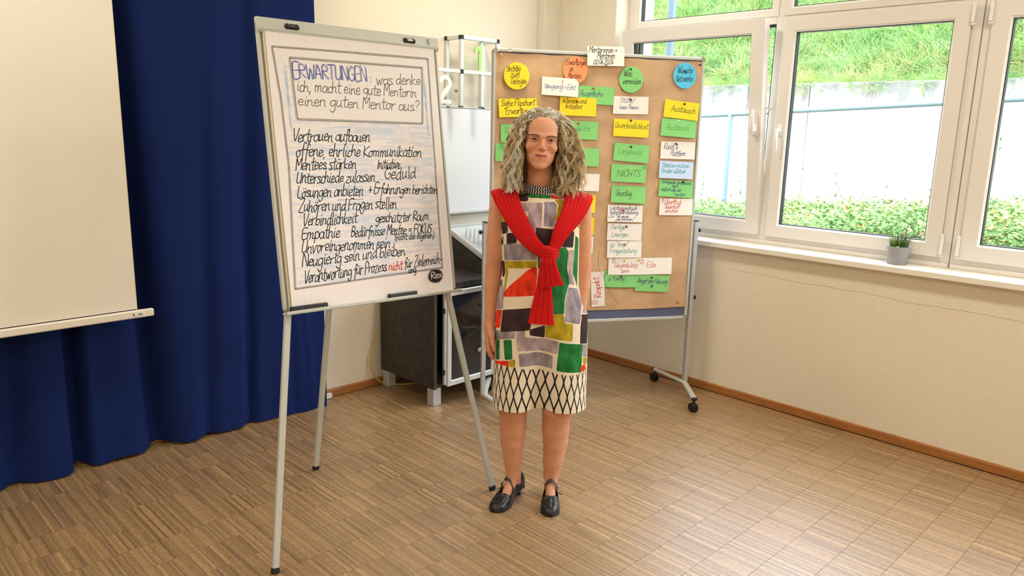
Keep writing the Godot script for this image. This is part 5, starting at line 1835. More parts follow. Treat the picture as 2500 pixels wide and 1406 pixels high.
class Field:
	# a signed distance field on a grid, joined with a smooth minimum, meshed as surface nets
	var nx: int
	var ny: int
	var nz: int
	var o: Vector3
	var cell: float
	var f := PackedFloat32Array()

	func _init(lo: Vector3, hi: Vector3, c: float) -> void:
		cell = c
		o = lo
		nx = int((hi.x - lo.x) / c) + 2
		ny = int((hi.y - lo.y) / c) + 2
		nz = int((hi.z - lo.z) / c) + 2
		f.resize(nx * ny * nz)
		f.fill(0.2)

	func span(lo: Vector3, hi: Vector3) -> Array:
		return [clampi(int(floor((lo.x - o.x) / cell)), 0, nx - 1), clampi(int(ceil((hi.x - o.x) / cell)), 0, nx - 1), clampi(int(floor((lo.y - o.y) / cell)), 0, ny - 1), clampi(int(ceil((hi.y - o.y) / cell)), 0, ny - 1), clampi(int(floor((lo.z - o.z) / cell)), 0, nz - 1), clampi(int(ceil((hi.z - o.z) / cell)), 0, nz - 1)]

	func cap(a: Vector3, b: Vector3, ra: float, rb: float, k := 0.02, cut := false) -> void:
		var pad := Vector3.ONE * (maxf(ra, rb) + k + cell * 2.5)
		var s := span(Vector3(minf(a.x, b.x), minf(a.y, b.y), minf(a.z, b.z)) - pad, Vector3(maxf(a.x, b.x), maxf(a.y, b.y), maxf(a.z, b.z)) + pad)
		var ab := b - a
		var l2: float = maxf(ab.length_squared(), 1e-12)
		for iz in range(s[4], s[5] + 1):
			for iy in range(s[2], s[3] + 1):
				var at: int = (iz * ny + iy) * nx
				for ix in range(s[0], s[1] + 1):
					var p := o + Vector3(ix, iy, iz) * cell
					var t: float = clampf((p - a).dot(ab) / l2, 0.0, 1.0)
					var d: float = p.distance_to(a + ab * t) - lerpf(ra, rb, t)
					join(at + ix, d, k, cut)

	func egg(c: Vector3, r: Vector3, k := 0.02, b := Basis.IDENTITY, cut := false) -> void:
		var m: float = maxf(r.x, maxf(r.y, r.z)) + k + cell * 2.5
		var s := span(c - Vector3.ONE * m, c + Vector3.ONE * m)
		var inv := b.inverse()
		for iz in range(s[4], s[5] + 1):
			for iy in range(s[2], s[3] + 1):
				var at: int = (iz * ny + iy) * nx
				for ix in range(s[0], s[1] + 1):
					var q := inv * (o + Vector3(ix, iy, iz) * cell - c)
					var k0 := (q / r).length()
					var k1 := (q / (r * r)).length()
					var d: float = k0 * (k0 - 1.0) / k1 if k1 > 1e-9 else -m
					join(at + ix, d, k, cut)

	func join(at: int, d: float, k: float, cut: bool) -> void:
		var e := f[at]
		if cut:
			var h := clampf(0.5 - 0.5 * (e + d) / k, 0.0, 1.0)
			f[at] = lerpf(e, -d, h) + k * h * (1.0 - h)
		else:
			var h := clampf(0.5 + 0.5 * (e - d) / k, 0.0, 1.0)
			f[at] = lerpf(e, d, h) - k * h * (1.0 - h)

	func nets(m: MB, xf: Transform3D, paint: Callable) -> void:
		var id := PackedInt32Array()
		id.resize(nx * ny * nz)
		id.fill(-1)
		var sx := 1
		var sy := nx
		var sz := nx * ny
		for iz in nz - 1:
			for iy in ny - 1:
				var at := (iz * ny + iy) * nx
				for ix in nx - 1:
					var k := at + ix
					var a := f[k]
					if a > 0.1: continue
					var c := [a, f[k + sx], f[k + sy], f[k + sx + sy], f[k + sz], f[k + sx + sz], f[k + sy + sz], f[k + sx + sy + sz]]
					var ins := 0
					for q in 8:
						if c[q] < 0.0: ins += 1
					if ins == 0 or ins == 8: continue
					var p := Vector3.ZERO
					var n := 0
					for e in [[0, 1], [2, 3], [4, 5], [6, 7], [0, 2], [1, 3], [4, 6], [5, 7], [0, 4], [1, 5], [2, 6], [3, 7]]:
						var d0: float = c[e[0]]
						var d1: float = c[e[1]]
						if (d0 < 0.0) != (d1 < 0.0):
							var t := d0 / (d0 - d1)
							var p0 := Vector3(e[0] & 1, (e[0] >> 1) & 1, e[0] >> 2)
							var p1 := Vector3(e[1] & 1, (e[1] >> 1) & 1, e[1] >> 2)
							p += p0.lerp(p1, t)
							n += 1
					p = o + (Vector3(ix, iy, iz) + p / n) * cell
					var g := Vector3(c[1] + c[3] + c[5] + c[7] - c[0] - c[2] - c[4] - c[6], c[2] + c[3] + c[6] + c[7] - c[0] - c[1] - c[4] - c[5], c[4] + c[5] + c[6] + c[7] - c[0] - c[1] - c[2] - c[3])
					m.tint = (paint as Callable).call(p)
					id[k] = m.put(xf * p, (xf.basis * g).normalized(), Vector2(p.x, p.y))
		for iz in range(1, nz - 1):
			for iy in range(1, ny - 1):
				var at := (iz * ny + iy) * nx
				for ix in range(1, nx - 1):
					var k := at + ix
					var a := f[k]
					if a > 0.1: continue
					var inside := a < 0.0
					if (f[k + sx] < 0.0) != inside: face(m, id[k], id[k - sy], id[k - sy - sz], id[k - sz], inside)
					if (f[k + sy] < 0.0) != inside: face(m, id[k], id[k - sz], id[k - sx - sz], id[k - sx], inside)
					if (f[k + sz] < 0.0) != inside: face(m, id[k], id[k - sx], id[k - sx - sy], id[k - sy], inside)

	func face(m: MB, a: int, b: int, c: int, d: int, inside: bool) -> void:
		if a < 0 or b < 0 or c < 0 or d < 0: return
		if inside: m.i.append_array([a, c, b, a, d, c])
		else: m.i.append_array([a, b, c, a, c, d])

func dress_row(y: float) -> Array:
	var k := 0
	while k < DRESS_ROWS.size() - 2 and DRESS_ROWS[k + 1][0] > y: k += 1
	var a: Array = DRESS_ROWS[k]
	var b: Array = DRESS_ROWS[k + 1]
	var t: float = clampf((a[0] - y) / (a[0] - b[0]), 0.0, 1.0)
	return [lerpf(a[1], b[1], t), lerpf(a[2], b[2], t), lerpf(a[3], b[3], t), lerpf(a[4], b[4], t)]

func dress_at(t: float, y: float) -> Vector3:
	# t: 0..0.5 across the front from left to right, 0.5..1 back again
	var r := dress_row(y)
	var cx: float = (r[0] + r[1]) / 2
	var a: float = (r[1] - r[0]) / 2
	var front := t <= 0.5
	var q := t * 2.0 if front else 2.0 - t * 2.0
	var x := cx - a * cos(PI * q)
	var z: float = (r[2] if front else r[3]) * pow(maxf(sin(PI * q), 0.0), 0.8)
	var low := clampf((0.82 - y) / 0.38, 0.0, 1.0)
	if front:
		z *= 1.0 - 0.78 * low * exp(-pow((x - 0.005) / 0.05, 2.0))
		z += 0.004 * sin(x * 46.0 + y * 3.0) * smoothstep(0.95, 0.6, y) * sin(PI * q)
		# soft creases under the bust and at the pocket
		z += 0.004 * sin(y * 60.0 + x * 25.0) * exp(-pow((y - 0.98) / 0.12, 2.0)) * sin(PI * q) * (0.4 + 0.6 * exp(-pow((x - 0.12) / 0.07, 2.0)))
	else:
		z *= 1.0 - 0.35 * low * exp(-pow(x / 0.05, 2.0))
	return Vector3(x, y, z)

func dress_image() -> Image:
	var S := 1024
	var top := 1.345
	var hgt := 0.91
	var img := Image.create(S * 2, S, false, Image.FORMAT_RGBA8)
	var cols := {"brown": rgb(58, 40, 42), "green": rgb(34, 118, 56), "red": rgb(232, 56, 22), "olive": rgb(176, 154, 30), "mauve": rgb(176, 156, 162), "grey": rgb(150, 140, 148)}
	img.fill(rgb(236, 222, 198))
	var order := ["grey", "mauve", "olive", "green", "red", "brown"]
	rng.seed = 7
	for c in order:
		for s in DRESS[c].split(";"):
			var p := PackedVector2Array()
			for q in s.split(" "):
				var xy: PackedStringArray = q.split(",")
				p.append(Vector2(float(xy[0]) * S, (top - float(xy[1])) / hgt * S))
			# rounded corners
			var rp := PackedVector2Array()
			for k in p.size():
				var a := p[(k + p.size() - 1) % p.size()]
				var b := p[k]
				var d := p[(k + 1) % p.size()]
				var ra := minf(9.0, a.distance_to(b) * 0.3)
				var rb := minf(9.0, d.distance_to(b) * 0.3)
				var q0 := b.move_toward(a, ra)
				var q1 := b.move_toward(d, rb)
				for j in 5:
					var t := j / 4.0
					rp.append(q0.lerp(b, t).lerp(b.lerp(q1, t), t))
			fill_poly(img, rp, cols[c])
	# the back repeats the same painted blocks
	for k in 46:
		var c: String = order[rng.randi_range(0, 5)]
		var x := rng.randf_range(1.02, 1.9) * S
		var y := rng.randf_range(0.02, 0.74) * S
		var w := rng.randf_range(0.05, 0.17) * S
		var h := rng.randf_range(0.04, 0.12) * S
		img.fill_rect(Rect2i(int(x), int(y), int(w), int(h)), cols[c])
	# watercolour mottling
	var nz := FastNoiseLite.new()
	nz.seed = 4
	nz.frequency = 0.012
	nz.fractal_octaves = 4
	var band_y := int((top - 0.632) / hgt * S)
	for y in range(0, S):
		for x in range(0, S * 2):
			var c := img.get_pixel(x, y)
			if c.r > 0.9 and c.g > 0.8: continue
			var g: float = nz.get_noise_2d(x, y * 0.8)
			var f := 1.0 + 0.24 * g
			img.set_pixel(x, y, Color(clampf(c.r * f + 0.03 * g, 0, 1), clampf(c.g * f + 0.03 * g, 0, 1), clampf(c.b * f + 0.03 * g, 0, 1)))
	# patterned border: black net of curved lines on cream
	for x in range(0, S * 2):
		var yb := int((top - 0.622 - 0.014 * sin(x * 0.0061 + 0.2)) / hgt * S)
		img.fill_rect(Rect2i(x, yb, 1, S - yb), rgb(238, 226, 202))
	var per := 2.0 * S / 32.0
	var rowh := 0.064 / hgt * S
	for dirn in [-1.0, 1.0]:
		for k in range(-8, 44):
			var pts := []
			for j in 60:
				var y := (top - 0.64) / hgt * S + j * 4.2
				var ph := (y - (top - 0.64) / hgt * S) / rowh
				var sw: float = ph - 0.05 * sin(ph * TAU) 
				var lx: float = k * per + dirn * sw * per * 0.5
				if y > (top - 0.622 - 0.014 * sin(lx * 0.0061 + 0.2)) / hgt * S + 3.0: pts.append(Vector2(lx, y))
			stroke(img, pts, 5.0, Color(0.14, 0.11, 0.12), 1.0, 1.2)
	return img

func ribbon(c: Array, w: Array, th: Array, side: Array, ribs: int, nu := 160) -> MB:
	# a flat knitted tube along c with lengthwise ribs
	var m := MB.new()
	var n := c.size()
	var samp := func(a: Array, t: float):
		var k: int = clampi(int(t * (n - 1)), 0, n - 2)
		var q: float = t * (n - 1) - k
		if a[0] is float or a[0] is int: return cubic_interpolate(a[k], a[k + 1], a[maxi(k - 1, 0)], a[mini(k + 2, n - 1)], q)
		return (a[k] as Vector3).cubic_interpolate(a[k + 1], a[maxi(k - 1, 0)], a[mini(k + 2, n - 1)], q)
	m.grid(nu, 48, func(u, v):
		var p: Vector3 = samp.call(c, v)
		var d: Vector3 = (samp.call(c, minf(v + 0.01, 1.0)) - samp.call(c, maxf(v - 0.01, 0.0))).normalized()
		var s: Vector3 = samp.call(side, v)
		s = (s - d * s.dot(d)).normalized()
		var o := s.cross(d)
		if o.z < 0: o = -o
		var ang: float = -TAU * u
		var x: float = -cos(ang)
		var z: float = sin(-ang)
		var ww: float = samp.call(w, v) * 0.5
		var tt: float = samp.call(th, v) * 0.5
		var rib := 0.0034 * pow(0.5 + 0.5 * cos(x * ribs * PI), 14.0) * smoothstep(0.0, 0.3, absf(z))
		return [p + s * x * ww + o * signf(z) * maxf(pow(absf(z), 0.6) * tt - rib, 0.0005), Vector2(x * ww * 8.0, v * 3.0)], true, true)
	# close the ends
	for e in [0, 48]:
		var ring := []
		for k in nu: ring.append(m.v[e * (nu + 1) + k])
		m.poly(ring, (c[0] - c[1]) if e == 0 else (c[n - 1] - c[n - 2]))
	return m

func shoe(parent: Node3D, heel: Vector3, toe: Vector3, skin_h: float, buckle: float) -> void:
	var len := heel.distance_to(toe)
	var z := (toe - heel).normalized()
	var x := Vector3.UP.cross(z).normalized()
	var T := Transform3D(Basis(x, Vector3.UP, z), heel)
	var o := Node3D.new()
	o.name = "shoe"
	parent.add_child(o, true)
	var hw := func(s: float) -> float:
		var base: float = lerpf(0.027, 0.023, smoothstep(0.05, 0.38, s)) + 0.0165 * smoothstep(0.38, 0.70, s) - 0.004 * smoothstep(0.74, 0.92, s)
		return base * pow(clampf(s / 0.07, 0.0, 1.0), 0.5) * pow(clampf((1.0 - s) / 0.13, 0.0, 1.0), 0.46)
	var ys := func(s: float) -> float: return 0.032 * smoothstep(0.62, 0.18, s) + 0.006 + 0.004 * smoothstep(0.85, 1.0, s)
	var tab := [[0.0, 0.058], [0.15, 0.080], [0.3, 0.098], [0.45, 0.099], [0.55, 0.084], [0.65, 0.060], [0.75, 0.045], [0.88, 0.031], [1.0, 0.016]]
	var arch := func(s: float) -> float:
		var k := 0
		while k < tab.size() - 2 and tab[k + 1][0] < s: k += 1
		return lerpf(tab[k][1], tab[k + 1][1], smoothstep(tab[k][0], tab[k + 1][0], s)) * pow(clampf((1.0 - s) / 0.05, 0.0, 1.0), 0.5)
	var cut := func(s: float) -> float:
		# share of the arch covered from each side
		if s < 0.10: return lerpf(0.5, 0.36, s / 0.10)
		if s < 0.34: return lerpf(0.36, 0.125, smoothstep(0.10, 0.34, s))
		if s < 0.56: return 0.125
		return lerpf(0.125, 0.5, pow(clampf((s - 0.56) / 0.145, 0.0, 1.0), 2.6))
	var pt := func(s: float, a: float) -> Vector3:
		var w: float = hw.call(s)
		var q: float = a * PI
		var yy: float = pow(maxf(sin(q), 0.0), 0.72) * arch.call(s)
		var xx: float = -cos(q) * w * (1.0 + 0.06 * sin(q))
		if s > 0.71:
			# gathered pleats fanning over the toe
			yy += 0.0016 * cos((a - 0.5) * 44.0) * smoothstep(0.71, 0.75, s) * smoothstep(0.95, 0.84, s) * sin(q)
		if s > 0.69 and s < 0.72: yy += 0.0018 * sin(q)
		return T * Vector3(xx, ys.call(s) + yy, s * len)
	var m := MB.new()
	for sd in [0.0, 1.0]:
		m.grid(14, 90, func(u, v):
			var s: float = v
			var a: float = u * cut.call(s)
			if sd > 0.5: a = 1.0 - a
			return [pt.call(s, a), Vector2(u, v)], false, sd < 0.5)
	var leather := mat(rgb(24, 23, 25), 0.34, 0.0, 0.5)
	m.ball(T * Vector3(0, ys.call(0.985) + 0.006, 0.988 * len), Vector3(0.010, 0.008, 0.003), 10, T.basis)
	part("upper", m, leather, o)
	# topline piping
	var rim := MB.new()
	for sd in [0, 1]:
		var tp := []
		for k in 34:
			var s := 0.01 + 0.695 * k / 33.0
			var a: float = cut.call(s)
			tp.append(pt.call(s, a if sd == 0 else 1.0 - a))
		rim.tube(tp, 0.0014, 5)
	part("topline", rim, leather, o)
	# sole
	var so := MB.new()
	so.grid(2, 60, func(u, v):
		var s: float = v * 0.998 + 0.001
		var w: float = hw.call(s) + 0.0015
		return [T * Vector3(lerpf(-w, w, u), ys.call(s) - 0.006, s * len), Vector2(u, v)], false, true)
	for sd in [-1.0, 1.0]:
		so.grid(1, 60, func(u, v):
			var s: float = v * 0.998 + 0.001
			var w: float = hw.call(s) + 0.0015
			return [T * Vector3(sd * w, ys.call(s) - 0.006 + 0.007 * u, s * len), Vector2(u, v)], false, sd > 0)
		so.grid(1, 60, func(u, v):
			var s: float = v * 0.998 + 0.001
			var w: float = hw.call(s) + 0.0015 * (1.0 - u) - 0.002 * u
			return [T * Vector3(sd * w, ys.call(s) + 0.001, s * len), Vector2(u, v)], false, sd > 0)
	part("sole", so, mat(rgb(36, 34, 34), 0.5), o)
	var hl := MB.new()
	hl.lathe([Vector2(0, 0), Vector2(0.017, 0), Vector2(0.016, 0.006), Vector2(0.0155, 0.014), Vector2(0.021, 0.030), Vector2(0.024, 0.036)], 18, T * Vector3(0, 0, 0.034))
	part("heel", hl, leather, o)
	# strap with a small button
	var st := MB.new()
	st.grid(20, 3, func(u, v):
		var s: float = 0.485 + 0.045 * v
		var a: float = lerpf(0.09, 0.91, u)
		var p: Vector3 = pt.call(s, a)
		var c: Vector3 = T * Vector3(0, ys.call(s), s * len)
		return [p + (p - c).normalized() * 0.006, Vector2(u, v)])
	var brown := mat(rgb(44, 28, 26), 0.4)
	part("strap", st, brown, o)
	var bk := MB.new()
	var bp: Vector3 = pt.call(0.508, 0.5 + 0.31 * buckle)
	var bc: Vector3 = T * Vector3(0, ys.call(0.508), 0.508 * len)
	var bn := (bp - bc).normalized()
	bk.lathe([Vector2(0, 0.004), Vector2(0.004, 0.004), Vector2(0.0065, 0.002), Vector2(0.0065, 0)], 14, bp + bn * 0.006, Basis(Quaternion(Vector3.UP, bn)))
	part("button", bk, mat(rgb(40, 42, 46), 0.2, 0.3), o)
	var tag := MB.new()
	var te: Vector3 = pt.call(0.508, 0.5 + 0.40 * buckle) + bn * 0.004
	tag.bar(te, te + x * 0.020 * buckle + Vector3.DOWN * 0.006 + z * 0.004, 0.007, 0.002, z, 0.0005)
	part("strap_end", tag, leather, o)

func person() -> void:
	var t := thing("person", "woman with long grey-blonde curls in a patchwork-print dress, red sweater tied over her shoulders", "person", Vector3(-1.847, 0, 1.691), -0.7747)
	# ---- body: one skin surface
	var F := Field.new(Vector3(-0.262, 0.012, -0.135), Vector3(0.238, 1.50, 0.15), 0.0085)
	var V := func(x: float, y: float, z: float) -> Vector3: return Vector3(x, y, z)
	F.egg(Vector3(0.0, 0.80, 0.0), Vector3(0.15, 0.13, 0.085), 0.03)
	F.cap(V.call(0, 0.88, 0), V.call(0, 1.02, 0), 0.085, 0.08, 0.03)
	F.egg(Vector3(-0.01, 1.16, 0.005), Vector3(0.125, 0.15, 0.075), 0.03)
	F.cap(V.call(-0.018, 1.26, -0.012), V.call(-0.020, 1.425, 0.004), 0.056, 0.0485, 0.03)
	# shoulders and arms
	F.cap(V.call(-0.03, 1.285, -0.012), V.call(-0.165, 1.268, -0.008), 0.045, 0.045, 0.03)
	F.cap(V.call(0.0, 1.285, -0.012), V.call(0.138, 1.268, -0.01), 0.045, 0.044, 0.03)
	F.cap(V.call(-0.170, 1.262, -0.006), V.call(-0.185, 1.13, -0.012), 0.045, 0.039, 0.007)
	F.cap(V.call(-0.185, 1.13, -0.012), V.call(-0.194, 1.02, -0.014), 0.038, 0.032, 0.007)
	F.cap(V.call(-0.194, 1.02, -0.014), V.call(-0.199, 0.94, -0.004), 0.033, 0.030, 0.007)
	F.cap(V.call(-0.199, 0.94, -0.004), V.call(-0.205, 0.80, 0.014), 0.029, 0.0205, 0.007)
	F.cap(V.call(-0.205, 0.80, 0.014), V.call(-0.206, 0.772, 0.018), 0.0205, 0.020, 0.012)
	F.cap(V.call(0.148, 1.262, -0.008), V.call(0.160, 1.13, -0.014), 0.044, 0.038, 0.007)
	F.cap(V.call(0.160, 1.13, -0.014), V.call(0.168, 1.03, -0.016), 0.037, 0.033, 0.007)
	F.cap(V.call(0.168, 1.03, -0.016), V.call(0.168, 0.95, 0.0), 0.034, 0.031, 0.007)
	F.cap(V.call(0.168, 0.95, 0.0), V.call(0.158, 0.84, 0.03), 0.030, 0.023, 0.007)
	F.cap(V.call(0.158, 0.84, 0.03), V.call(0.148, 0.78, 0.045), 0.023, 0.022, 0.007)
	# legs
	F.cap(V.call(-0.088, 0.78, 0.0), V.call(-0.101, 0.43, 0.010), 0.078, 0.0605, 0.006)
	F.cap(V.call(-0.101, 0.43, 0.010), V.call(-0.101, 0.335, -0.008), 0.0600, 0.0560, 0.006)
	F.cap(V.call(-0.101, 0.335, -0.008), V.call(-0.100, 0.27, -0.015), 0.0560, 0.0500, 0.006)
	F.cap(V.call(-0.100, 0.27, -0.015), V.call(-0.097, 0.19, -0.020), 0.0500, 0.0400, 0.006)
	F.cap(V.call(-0.097, 0.19, -0.020), V.call(-0.094, 0.115, -0.025), 0.040, 0.0325, 0.006)
	F.cap(V.call(-0.094, 0.115, -0.025), V.call(-0.082, 0.068, -0.050), 0.032, 0.024, 0.01)
	F.cap(V.call(-0.094, 0.100, -0.024), V.call(-0.122, 0.046, 0.022), 0.027, 0.020, 0.01)
	F.cap(V.call(-0.122, 0.042, 0.022), V.call(-0.146, 0.020, 0.058), 0.018, 0.011, 0.01)
	F.egg(V.call(-0.101, 0.425, 0.045), Vector3(0.030, 0.036, 0.022), 0.02)
	F.cap(V.call(0.092, 0.78, 0.0), V.call(0.080, 0.43, 0.010), 0.078, 0.0595, 0.006)
	F.cap(V.call(0.080, 0.43, 0.010), V.call(0.080, 0.335, -0.008), 0.0590, 0.0575, 0.006)
	F.cap(V.call(0.080, 0.335, -0.008), V.call(0.081, 0.27, -0.016), 0.0575, 0.0520, 0.006)
	F.cap(V.call(0.081, 0.27, -0.016), V.call(0.0745, 0.18, -0.022), 0.0520, 0.0425, 0.006)
	F.cap(V.call(0.0745, 0.18, -0.022), V.call(0.069, 0.11, -0.028), 0.0425, 0.0320, 0.006)
	F.cap(V.call(0.069, 0.11, -0.028), V.call(0.071, 0.068, -0.058), 0.031, 0.024, 0.01)
	F.cap(V.call(0.069, 0.100, -0.027), V.call(0.066, 0.047, 0.025), 0.027, 0.021, 0.01)
	F.cap(V.call(0.066, 0.043, 0.025), V.call(0.064, 0.021, 0.070), 0.019, 0.012, 0.01)
	F.egg(V.call(0.080, 0.425, 0.045), Vector3(0.030, 0.036, 0.022), 0.02)
	var base_col := lin(rgb(218, 158, 122))
	var leg_col := lin(rgb(214, 156, 122))
	var sn := FastNoiseLite.new()
	sn.seed = 8
	sn.frequency = 9.0
	sn.fractal_octaves = 3
	var skin_paint := func(p: Vector3) -> Color:
		var c := base_col.lerp(leg_col, smoothstep(0.9, 0.5, p.y))
		var g := sn.get_noise_3dv(p * 3.0)
		c = c.lerp(lin(rgb(188, 112, 88)), clampf(0.10 + 0.22 * g, 0, 0.5))
		# redder knees and elbows
		c = c.lerp(lin(rgb(190, 108, 84)), 0.28 * exp(-pow((p.y - 0.42) / 0.05, 2.0)) + 0.20 * exp(-pow((p.y - 1.02) / 0.04, 2.0)))
		return c
	var B := MB.new()
	B.tinted = true
	F.nets(B, Transform3D.IDENTITY, skin_paint)
	# ---- the hanging hand, on its own finer grid
	var h := Field.new(Vector3(-0.250, 0.640, -0.065), Vector3(-0.150, 0.830, 0.085), 0.0027)
	h.cap(V.call(-0.205, 0.825, 0.0115), V.call(-0.206, 0.775, 0.018), 0.0205, 0.020, 0.006)
	var kn := [V.call(-0.2085, 0.722, 0.046), V.call(-0.2130, 0.716, 0.026), V.call(-0.2115, 0.720, 0.006), V.call(-0.2070, 0.731, -0.011)]
	for k in 4: h.cap(V.call(-0.206, 0.775, 0.030 - 0.009 * k), kn[k], 0.0150, 0.0105, 0.014)
	var fing := [[V.call(-0.2055, 0.690, 0.053), V.call(-0.1970, 0.668, 0.052), V.call(-0.1885, 0.656, 0.048)], [V.call(-0.2090, 0.682, 0.030), V.call(-0.1980, 0.659, 0.029), V.call(-0.1880, 0.648, 0.026)],
		[V.call(-0.2075, 0.688, 0.008), V.call(-0.1965, 0.667, 0.008), V.call(-0.1865, 0.657, 0.007)], [V.call(-0.2035, 0.706, -0.012), V.call(-0.1950, 0.690, -0.011), V.call(-0.1865, 0.681, -0.009)]]
	for k in 4:
		var r := [0.0090, 0.0093, 0.0088, 0.0078][k] as float
		var g: Array = fing[k]
		h.cap(kn[k], g[0], r + 0.001, r, 0.004)
		h.cap(g[0], g[1], r, r - 0.0008, 0.003)
		h.cap(g[1], g[2], r - 0.0008, r - 0.0018, 0.003)
		h.egg(kn[k] + Vector3(-0.003, 0.002, 0), Vector3(0.009, 0.009, 0.008), 0.006)
	# thumb from the palm's front edge
	h.cap(V.call(-0.203, 0.782, 0.036), V.call(-0.196, 0.748, 0.060), 0.0145, 0.0115, 0.010)
	h.cap(V.call(-0.196, 0.748, 0.060), V.call(-0.190, 0.718, 0.066), 0.0105, 0.0095, 0.004)
	h.cap(V.call(-0.190, 0.718, 0.066), V.call(-0.185, 0.694, 0.062), 0.0093, 0.0070, 0.003)
	h.nets(B, Transform3D.IDENTITY, func(p: Vector3) -> Color:
		return base_col.lerp(lin(rgb(186, 106, 84)), 0.22 + 0.30 * smoothstep(0.72, 0.65, p.y)))
	# the other hand, inside the pocket
	var h2 := Field.new(Vector3(0.095, 0.66, 0.0), Vector3(0.185, 0.80, 0.095), 0.0035)
	var k2 := [V.call(0.128, 0.735, 0.062), V.call(0.136, 0.728, 0.052), V.call(0.146, 0.730, 0.040), V.call(0.152, 0.738, 0.028)]
	for k in 4:
		h2.cap(V.call(0.148, 0.785, 0.044), k2[k], 0.015, 0.010, 0.012)
		h2.cap(k2[k], k2[k] + Vector3(-0.010, -0.034, 0.004), 0.009, 0.008, 0.003)
		h2.cap(k2[k] + Vector3(-0.010, -0.034, 0.004), k2[k] + Vector3(-0.018, -0.056, 0.002), 0.008, 0.006, 0.003)
	h2.cap(V.call(0.140, 0.770, 0.058), V.call(0.122, 0.735, 0.076), 0.011, 0.0075, 0.008)
	h2.nets(B, Transform3D.IDENTITY, func(_p): return base_col)
	# ---- head
	var HT := Transform3D(Basis(Vector3(0, 0, 1), deg_to_rad(-4.0)) * Basis(Vector3.UP, deg_to_rad(1.5)), Vector3(-0.0175, 1.531, 0.012))
	var H := Field.new(Vector3(-0.086, -0.150, -0.108), Vector3(0.086, 0.118, 0.135), 0.0025)
	H.egg(Vector3(0, 0.025, -0.006), Vector3(0.068, 0.082, 0.092), 0.02)
	H.egg(Vector3(0, -0.030, 0.032), Vector3(0.0585, 0.080, 0.060), 0.025)
	H.egg(Vector3(0, -0.074, 0.040), Vector3(0.043, 0.034, 0.044), 0.025)
	H.egg(Vector3(0, -0.097, 0.068), Vector3(0.024, 0.017, 0.022), 0.018)
	H.egg(Vector3(0, 0.042, 0.062), Vector3(0.046, 0.036, 0.034), 0.03)
	H.cap(Vector3(-0.002, -0.095, -0.008), Vector3(0, -0.05, -0.010), 0.045, 0.045, 0.015)
	for s in [-1.0, 1.0]:
		H.egg(Vector3(s * 0.038, -0.029, 0.068), Vector3(0.022, 0.018, 0.0225), 0.018)
		H.cap(Vector3(s * 0.012, 0.0145, 0.0935), Vector3(s * 0.046, 0.0125, 0.076), 0.0075, 0.0075, 0.014)
		H.egg(Vector3(s * 0.066, -0.012, -0.004), Vector3(0.009, 0.030, 0.018), 0.006)
		H.egg(Vector3(s * 0.031, 0.000, 0.100), Vector3(0.0185, 0.0115, 0.0135), 0.010, Basis.IDENTITY, true)
	H.cap(Vector3(0, 0.012, 0.091), Vector3(0, -0.026, 0.1105), 0.0065, 0.0085, 0.010)
	H.egg(Vector3(0, -0.0295, 0.1115), Vector3(0.0100, 0.0085, 0.0095), 0.006)
	for s in [-1.0, 1.0]:
		H.egg(Vector3(s * 0.0125, -0.033, 0.1005), Vector3(0.0068, 0.0062, 0.009), 0.006)
		H.egg(Vector3(s * 0.006, -0.0390, 0.1060), Vector3(0.0032, 0.0022, 0.005), 0.002, Basis.IDENTITY, true)
	H.egg(Vector3(0, -0.061, 0.078), Vector3(0.031, 0.022, 0.0195), 0.014)
	# lips with the corners raised in a smile
	for s in [-1.0, 1.0]:
		H.cap(Vector3(s * 0.003, -0.0560, 0.0965), Vector3(s * 0.023, -0.0570, 0.0870), 0.0042, 0.0022, 0.004)
		H.cap(Vector3(0, -0.0670, 0.0958), Vector3(s * 0.019, -0.0620, 0.0890), 0.0052, 0.0028, 0.004)
		H.cap(Vector3(0, -0.0612, 0.1030), Vector3(s * 0.0265, -0.0578, 0.0900), 0.0014, 0.0012, 0.002, true)
		H.cap(Vector3(s * 0.0190, -0.036, 0.1010), Vector3(s * 0.0370, -0.062, 0.0900), 0.0026, 0.0020, 0.007, true)
		# lids
		var up := [Vector3(s * 0.0165, -0.0020, 0.0865), Vector3(s * 0.024, 0.0038, 0.0925), Vector3(s * 0.034, 0.0044, 0.0925), Vector3(s * 0.0465, -0.0026, 0.0815)]
		var dn := [Vector3(s * 0.0165, -0.0025, 0.0865), Vector3(s * 0.026, -0.0064, 0.0900), Vector3(s * 0.036, -0.0064, 0.0890), Vector3(s * 0.0465, -0.0025, 0.0805)]
		for k in 3:
			H.cap(up[k], up[k + 1], 0.0026, 0.0026, 0.003)
			H.cap(dn[k], dn[k + 1], 0.0024, 0.0024, 0.004)
